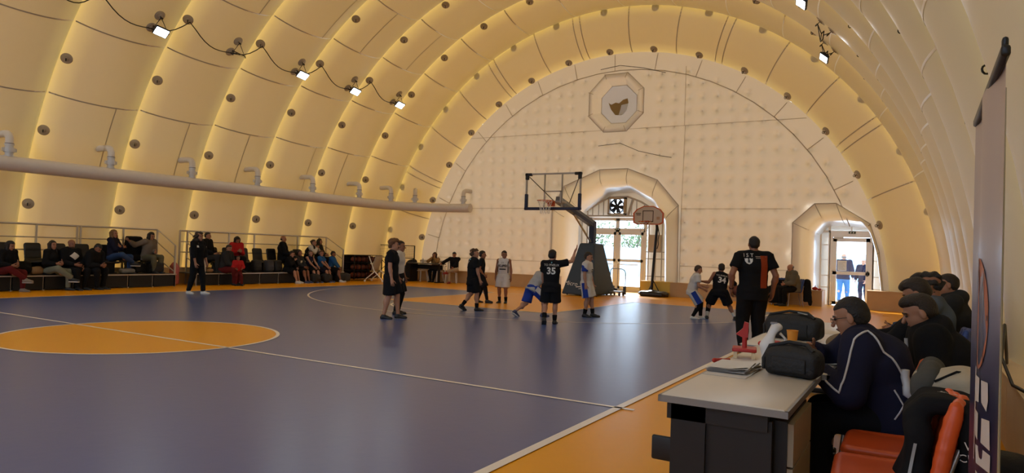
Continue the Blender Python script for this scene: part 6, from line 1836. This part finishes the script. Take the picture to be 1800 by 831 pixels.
rear('bald man in black jacket looking along the court', 11.08, 40, 1.78, dict(lean=.0, hy=-.2, ra=(.12, .32, .58), la=(-.12, .32, .58)), ('jacket', C_BLK, .034), ('trousers', C_BLK), ('fringe', 'dark'), build=1.15)
vst = rear('woman in black vest with white sleeves leaning on her hands', 12.22, 20, 1.64, dict(lean=.35, lean2=.45, hp=-.1, ra=(.05, .40, .86), la=(-.02, .40, .84), re=(1, 0, -1), le=(-1, 0, -1)), ('jacket', C_CRM, .024), ('trousers', C_BLK), ('bun', 'brown'), female=True)
V_, F_ = soft([cap(vst['chest'], vst['nb'] - vst['d2'] * .04, .115 + .045, .10, .04, vst['xs'], 1.2), cap(vst['P'] - vst['d1'] * .04, vst['chest'], .155, .155, .04, vst['xs'], 1.12)], .024); mesh_obj('vest', V_, F_, C_BLK, vst['root'])
rear('woman in dark coat with a pale scarf at the right end of the rear row', 12.74, 25, 1.66, dict(lean=.05, hy=-.1, ra=(.08, .3, .6), la=(-.1, .3, .6)), ('jacket', C_DGRY, .034), ('trousers', C_BLK), ('bob', 'dark'), female=True)
KD = [('boy in black hoodie holding his chin, first of the five on the bench', 10.72, 25, ('jacket', C_BLK, .022), ('shorts', C_BLK), ('short', 'black'), dict(lean=.25, lean2=.4, hp=.2, ra=(.04, .30, .78), la=(-.06, .34, .52))),
      ('boy in dark hoodie with a white print, second of the five on the bench', 11.20, 15, ('jacket', C_DGRY, .024), ('shorts', C_BLK), ('short', 'dark'), dict(lean=.1, ra=(.08, .32, .56), la=(-.08, .32, .54))),
      ('boy in sleeveless dark jersey, middle of the five on the bench', 11.72, 5, ('vest', C_NAVY, .02), ('shorts', C_BLK), ('short', 'brown'), dict(lean=.08, ra=(.10, .36, .54), la=(-.10, .36, .54))),
      ('boy in bright blue shirt, fourth of the five on the bench', 12.22, 20, ('tee', C_CYAN, .024), ('shorts', C_NAVY), ('short', 'red'), dict(lean=.1, hy=-.5, hp=.1, ra=(.08, .36, .54), la=(-.06, .38, .5))),
      ('boy in dark blue jacket at the right end of the bench', 12.76, 30, ('jacket', C_CYAN, .03), ('shorts', C_BLK), ('short', 'dark'), dict(lean=.15, hp=.3, ra=(.05, .34, .52), la=(-.06, .34, .5)))]
for i, (lb, y, fc_, tp, bt, hr, po) in enumerate(KD):
    q = front(lb, y, fc_, 1.40 + .02 * (i % 2), po, tp, bt, hr, WHTSH if i in (0, 4) else NVSH, build=1.0, skin=(2, 1, 2, 2, 1)[i])
    if i == 1: patch_back(q, .12, .08, TXT, -.02, 0, True, 'chest_print')
    if i == 2: on_back(q, '9', .10, TXT, -.03, 0, True)
    if i == 3: on_back(q, '7', .10, mat('kit_violet', (.25, .15, .5), .7), -.03, 0, True)
# ------------------------------------------------ far table
tw_ = person('woman in ochre top behind the dark table with both hands at her mouth', (-7.45, 16.88), 285, 1.54, dict(hip=.50, rf=(.06, .36, .075), lf=(-.06, .40, .075), lean=.25, lean2=.3, hp=.05, ra=(.04, .30, .98), la=(-.04, .30, .98), re=(1, .2, -1), le=(-1, .2, -1), rh=(-.2, -.1, 1), lh=(.2, -.1, 1)), ('long', cloth('ochre', (.28, .15, .05)), .022), ('trousers', C_BLK), ('long', 'brown'), BLKSH, 1.0, 0, .02, female=True)
person('man in dark shirt with beige trousers and legs crossed beside the dark table', (-6.42, 16.72), 290, 1.60, dict(hip=.51, rf=(.06, .42, .075), lf=(.16, .48, .46, -.9), lk=(-1, .5, .3), lean=.1, hp=.35, ra=(.46, .30, .76), la=(-.05, .42, .62)), ('long', C_BLK, .024), ('trousers', C_BEI), ('short', 'black'), ((.25, .03, .03), (.3, .1, .1)), 1.0, 0, .02)
# ------------------------------------------------ by the doors
od = person('old bald man in grey knitted jacket sitting with folded hands by the plinth', (6.26, 16.42), 215, 1.62, dict(hip=.54, rf=(.10, .40, .08), lf=(-.10, .38, .08), lean=.18, lean2=.34, hp=.5, ra=(.05, .34, .66), la=(-.05, .34, .66), curl=.8), ('jacket', cloth('knit_grey', (.13, .115, .085)), .04), ('trousers', C_BLK), ('fringe', 'grey'), BLKSH, 1.15, 2, .017)
person('man in dark jacket and jeans walking outside, seen through the single door', (7.20, 20.6), 80, 1.74, dict(rf=(.08, .22, .085), lf=(-.09, -.16, .09), lean=.03), ('jacket', C_NAVY, .034), ('trousers', cloth('jeans_bright', (.04, .12, .26))), ('fringe', 'grey'), MIXSH, 1.12, 2, .022, z0=-.02)
person('man in dark uniform jacket standing outside at the right of the single door', (7.80, 21.2), 250, 1.56, dict(la=(-.14, .2, .75)), ('jacket', C_NAVY, .034), ('trousers', C_NAVY), ('cap', ('cap_pale', (.35, .35, .36))), BLKSH, 1.05, 2, .022, z0=-.02)
# ------------------------------------------------ scorers and the right-hand row
m1 = person('man with glasses in navy tracksuit with white piping leaning over the scorers desk', (9.37, -1.30), 184, 1.64, dict(hip=.49, lean=.26, lean2=.62, hp=.14, hy=-.1, ra=(.12, .46, .82), la=(-.10, .40, .72), le=(-.7, -.5, -.4), re=(.8, -.4, -.3), rf=(.16, .40, .085), lf=(-.12, .40, .085), curl=.7), ('jacket', C_NAVY, .052, .10), ('trousers', C_BLK, .02), ('short', 'black'), BLKSH, 1.22, 0, .0115, fine=True)
m2 = person('dark haired man in black coat looking down in the second chair', (9.68, -.72), 186, 1.64, dict(hip=.49, lean=.18, lean2=.52, hp=.26, hy=.05, ra=(.08, .36, .70), la=(-.10, .34, .66), rf=(.14, .40, .085), lf=(-.12, .42, .085), hood=1, curl=.8), ('coat', C_BLK, .055, .06), ('trousers', C_BLK, .02), ('quiff', 'dark'), BLKSH, 1.12, 0, .0125, fine=True)
m3 = person('dark haired person holding a phone beyond the man in the black coat', (9.60, .30), 178, 1.70, dict(hip=.53, lean=.15, lean2=.3, hp=.4, ra=(.08, .52, .78), la=(-.06, .50, .78), rf=(.14, .42, .085), lf=(-.12, .42, .085), curl=1.0), ('jacket', C_BLK, .03), ('trousers', C_JEAN), ('quiff', 'dark'), BLKSH, 1.0, 0, .015, fine=True)
person('person with thick curly dark hair in a grey-blue top in the right row', (9.66, 1.60), 178, 1.74, dict(hip=.53, lean=.1, lean2=.2, hp=.25, ra=(.10, .40, .66), la=(-.1, .40, .66), rf=(.12, .42, .085), lf=(-.12, .42, .085)), ('jacket', cloth('steel_blue', (.08, .10, .13)), .026), ('trousers', C_JEAN), ('curly', 'black'), MIXSH, 1.0, 1, .016)
person('grey haired man in dark jacket at the wall end of the right row', (9.80, 2.40), 185, 1.72, dict(hip=.53, lean=.05, lean2=.18, hp=.15, ra=(.10, .38, .66), la=(-.1, .38, .66), rf=(.12, .42, .085), lf=(-.12, .42, .085), hood=1), ('jacket', C_DGRY, .036), ('trousers', C_BLK), ('short', 'dark'), BLKSH, 1.1, 0, .016)
person('dark haired person hidden behind the curly haired one in the right row', (9.60, 3.05), 178, 1.72, dict(hip=.53, lean=.15, lean2=.25, hp=.3, ra=(.10, .38, .66), la=(-.1, .38, .66), rf=(.12, .42, .085), lf=(-.12, .42, .085)), ('jacket', C_JEAN, .026), ('trousers', C_JEAN), ('short', 'black'), MIXSH, 1.0, 0, .019)
# piping, glasses and phone
def surf_line(pp, o, pts, r, m, nm):
    """a cord laid on the nearest point of a garment"""
    me = o.data
    bvh = BVHTree.FromPolygons([v.co for v in me.vertices], [tuple(p.vertices) for p in me.polygons])
    out = []
    for p in pts:
        q = bvh.find_nearest(Vector(p))
        out.append(q[0] + q[1] * r * .6)
    g = G(); g.tube(out, r, 6); return g.obj(nm, m, pp['root'])
def dens(pts, n=6):
    o = []
    for a, b in zip(pts, pts[1:]):
        for k in range(n): o.append(tuple(np.asarray(a) * (1 - k / n) + np.asarray(b) * k / n))
    return o + [tuple(pts[-1])]
M_PIPE = mat('piping_white', (.52, .50, .48), .6)
s, S, E, W, hd, pn = m1['arms'][1]     # left arm is the one towards the camera
out_ = np.array([-1.0, 0, 0])
surf_line(m1, m1['top'], dens([W * .7 + E * .3 + out_ * .1, E + out_ * .12 + np.array([0, .06, .02]), (S + E) / 2 + out_ * .15 + np.array([0, .07, .0]), S + out_ * .12 + np.array([0, .05, .06]), S + out_ * .05 + np.array([0, -.03, .10]), S + out_ * .08 + np.array([0, -.12, .02]), (S + m1['P']) / 2 + out_ * .12 + np.array([0, -.14, 0.05])]), .006, M_PIPE, 'piping')
surf_line(m1, m1['top'], dens([(S + m1['P']) / 2 + out_ * .14 + np.array([0, -.16, 0.1]), (S + m1['P']) / 2 + out_ * .14 + np.array([0, -.14, -.02]), m1['P'] + out_ * .2 + np.array([0, -.16, .12])]), .022, M_PIPE, 'side_flash')
surf_line(m1, m1['top'], dens([m1['P'] + out_ * .25 + np.array([0, .02, .20]), m1['P'] + out_ * .25 + np.array([0, -.03, .12]), m1['P'] + out_ * .25 + np.array([0, .02, .04])]), .005, M_PIPE, 'pocket_piping')
hp_, hh = m1['hp'], m1['hh']
gls = empty('glasses', parent=m1['root'])
for sx in (-1, 1):
    g = G(); c = Vector(hp_(sx * .16, .43, .0)); ax, az = Vector(m1['hx']), Vector(m1['up'])
    g.tube([c + ax * .026 * math.cos(a) + az * .017 * math.sin(a) for a in [2 * PI * k / 14 for k in range(15)]], .0016, 5, caps=False); g.obj('lens_rim', M_BLKM, gls)
    g = G(); g.tube([Vector(hp_(sx * .275, .41, .03)), Vector(hp_(sx * .34, .2, .03)), Vector(hp_(sx * .345, -.05, .0))], .002, 5); g.obj('temple', M_BLKM, gls)
g = G(); g.tube([Vector(hp_(-.05, .455, .02)), Vector(hp_(.05, .455, .02))], .0018, 5); g.obj('bridge', M_BLKM, gls)
def phone(pp, label, off=(0, .03, .02)):
    s, S, E, W, hd, pn = pp['arms'][0]
    r = thing('mobile_phone', label, 'phone')
    g = G(); g.rbox((0, 0, 0), (.075, .15, .009), .012, Matrix.Identity(3)); g.obj('case', M_BLK, r)
    g = G(); g.rbox((0, 0, .005), (.068, .138, .002), .008, Matrix.Identity(3)); g.obj('screen', mat('screen_dark', (.02, .02, .03), .1), r)
    M = pp['root'].matrix_basis
    r.location = M @ Vector(W + hd * .10 + np.array(off)); r.rotation_euler = (.5, 0, pp['root'].rotation_euler.z)
phone(m3, 'black phone held by the person beyond the black coat', (-.07, .03, .03))
# hair lock: shirt collar of the man in the black coat
V_, F_ = soft([cap(m2['nb'] - m2['d2'] * .015, m2['nb'] + m2['d2'] * .035 + m2['fs'] * .015, .066, .064, .01, cut=True)], .009); mesh_obj('shirt_collar', V_, F_, cloth('collar_grey', (.22, .23, .25)), m2['root'])
surf_line(m2, m2['top'], dens([m2['nb'] + m2['fs'] * .12 + m2['xs'] * .05, m2['chest'] + m2['fs'] * .2 + m2['xs'] * .03, m2['P'] + m2['fs'] * .2 + np.array([0, 0, .1])]), .014, mat('lining', (.34, .31, .27), .7), 'lining_edge')
# ------------------------------------------------ belongings on the bleachers
def lump(name, loc, label, m, prims, cat_='bag', res=.025, wob=.012):
    o = soft_obj(name, prims, res, m, wob=wob, wf=18); o.location = loc; return tag(o, label, cat_)
lump('brown_handbag', (-9.22, 2.93, DK + .01), 'tan handbag on the bleacher edge left of the sage trousers', mat('tan_leather', (.24, .13, .05), .5), [rbx((0, 0, .09), (.10, .15, .09), .06, .03), cap((0, -.08, .17), (0, .08, .17), .02, .02, .04)])
lump('folded_coat', (-9.28, 2.66, DK + .01), 'dark coat heaped on the bleacher edge beside the tan handbag', C_BLK, [ell((0, 0, .13), (.18, .2, .13), .04), ell((-.05, .05, .24), (.12, .14, .09), .05)], 'coat')
lump('coat_on_seat', (-9.80, 5.72, DK + .32), 'dark coat hung over the seat beside the blonde woman', C_BLK, [rbx((-.05, 0, .42), (.09, .24, .30), .07, .04), ell((.05, 0, .1), (.16, .2, .1), .05)], 'coat')
hb = lump('black_handbag', (-9.62, 5.78, DK + .01), 'black handbag with looped handle on the platform by the blonde woman', M_NYL, [rbx((0, 0, .14), (.09, .16, .13), .04, .03), cap((0, -.1, .26), (0, -.05, .38), .012, .012, .01), cap((0, -.05, .38), (0, .05, .38), .012, .012, .01), cap((0, .05, .38), (0, .1, .26), .012, .012, .01)], res=.018, wob=.004)
lump('white_trainers_bag', (-9.32, 5.25, DK + .01), 'pale grey sports bag on the bleacher edge below the blonde woman', mat('bag_pale', (.22, .20, .16), .8), [rbx((0, 0, .07), (.10, .20, .07), .05, .03)])
lump('dark_rucksack', (-9.3, 6.1, DK + .01), 'black rucksack on the end of the nearest bleacher', M_NYL, [rbx((0, 0, .16), (.13, .17, .16), .07, .04)])
lump('pink_bag', (-9.75, 6.95, 0), 'pink bag on the floor in the gap between the bleachers', mat('pink_bag', (.45, .12, .11), .7), [rbx((0, 0, .30), (.14, .10, .30), .06, .04), ell((0, 0, .6), (.1, .08, .08), .04)])
lump('tan_pouch', (-9.15, 7.72, DK + .01), 'small tan pouch on the bleacher edge behind the standing woman', mat('tan_leather', (1, 1, 1)), [ell((0, 0, .07), (.10, .11, .07), .03)])
for i, y in enumerate((9.55, 10.05, 10.40)):
    lump('school_rucksack', (-9.30, y, DK + .01), ('grey-black rucksack on the bench right of the child in red', 'dark rucksack in the middle of the farther bench', 'dark rucksack leaning beside the first boy on the bench')[i], (M_NYL, mat('bag_grey', (.04, .04, .045), .8), M_NYL)[i], [rbx((0, 0, .20), (.12, .16, .20), .07, .04), rbx((.1, 0, .13), (.05, .12, .10), .04, .03)])
for i, (x, y) in enumerate(((-8.80, 11.65), (-8.82, 12.22), (-8.92, 13.02), (-9.1, 13.45))):
    lump('gym_bag', (x, y, 0), ('black gym bag on the floor before the middle boy on the bench', 'black gym bag on the floor before the boy in bright blue', 'black gym bag on the floor beside the last boy on the bench', 'grey rucksack on the floor at the foot of the far stair rail')[i], (M_NYL, M_NYL, M_NYL, mat('bag_grey', (1, 1, 1)))[i], [rbx((0, 0, .15), (.15, .19, .15), .08, .05), ell((0, 0, .27), (.10, .14, .06), .04)], wob=.02)
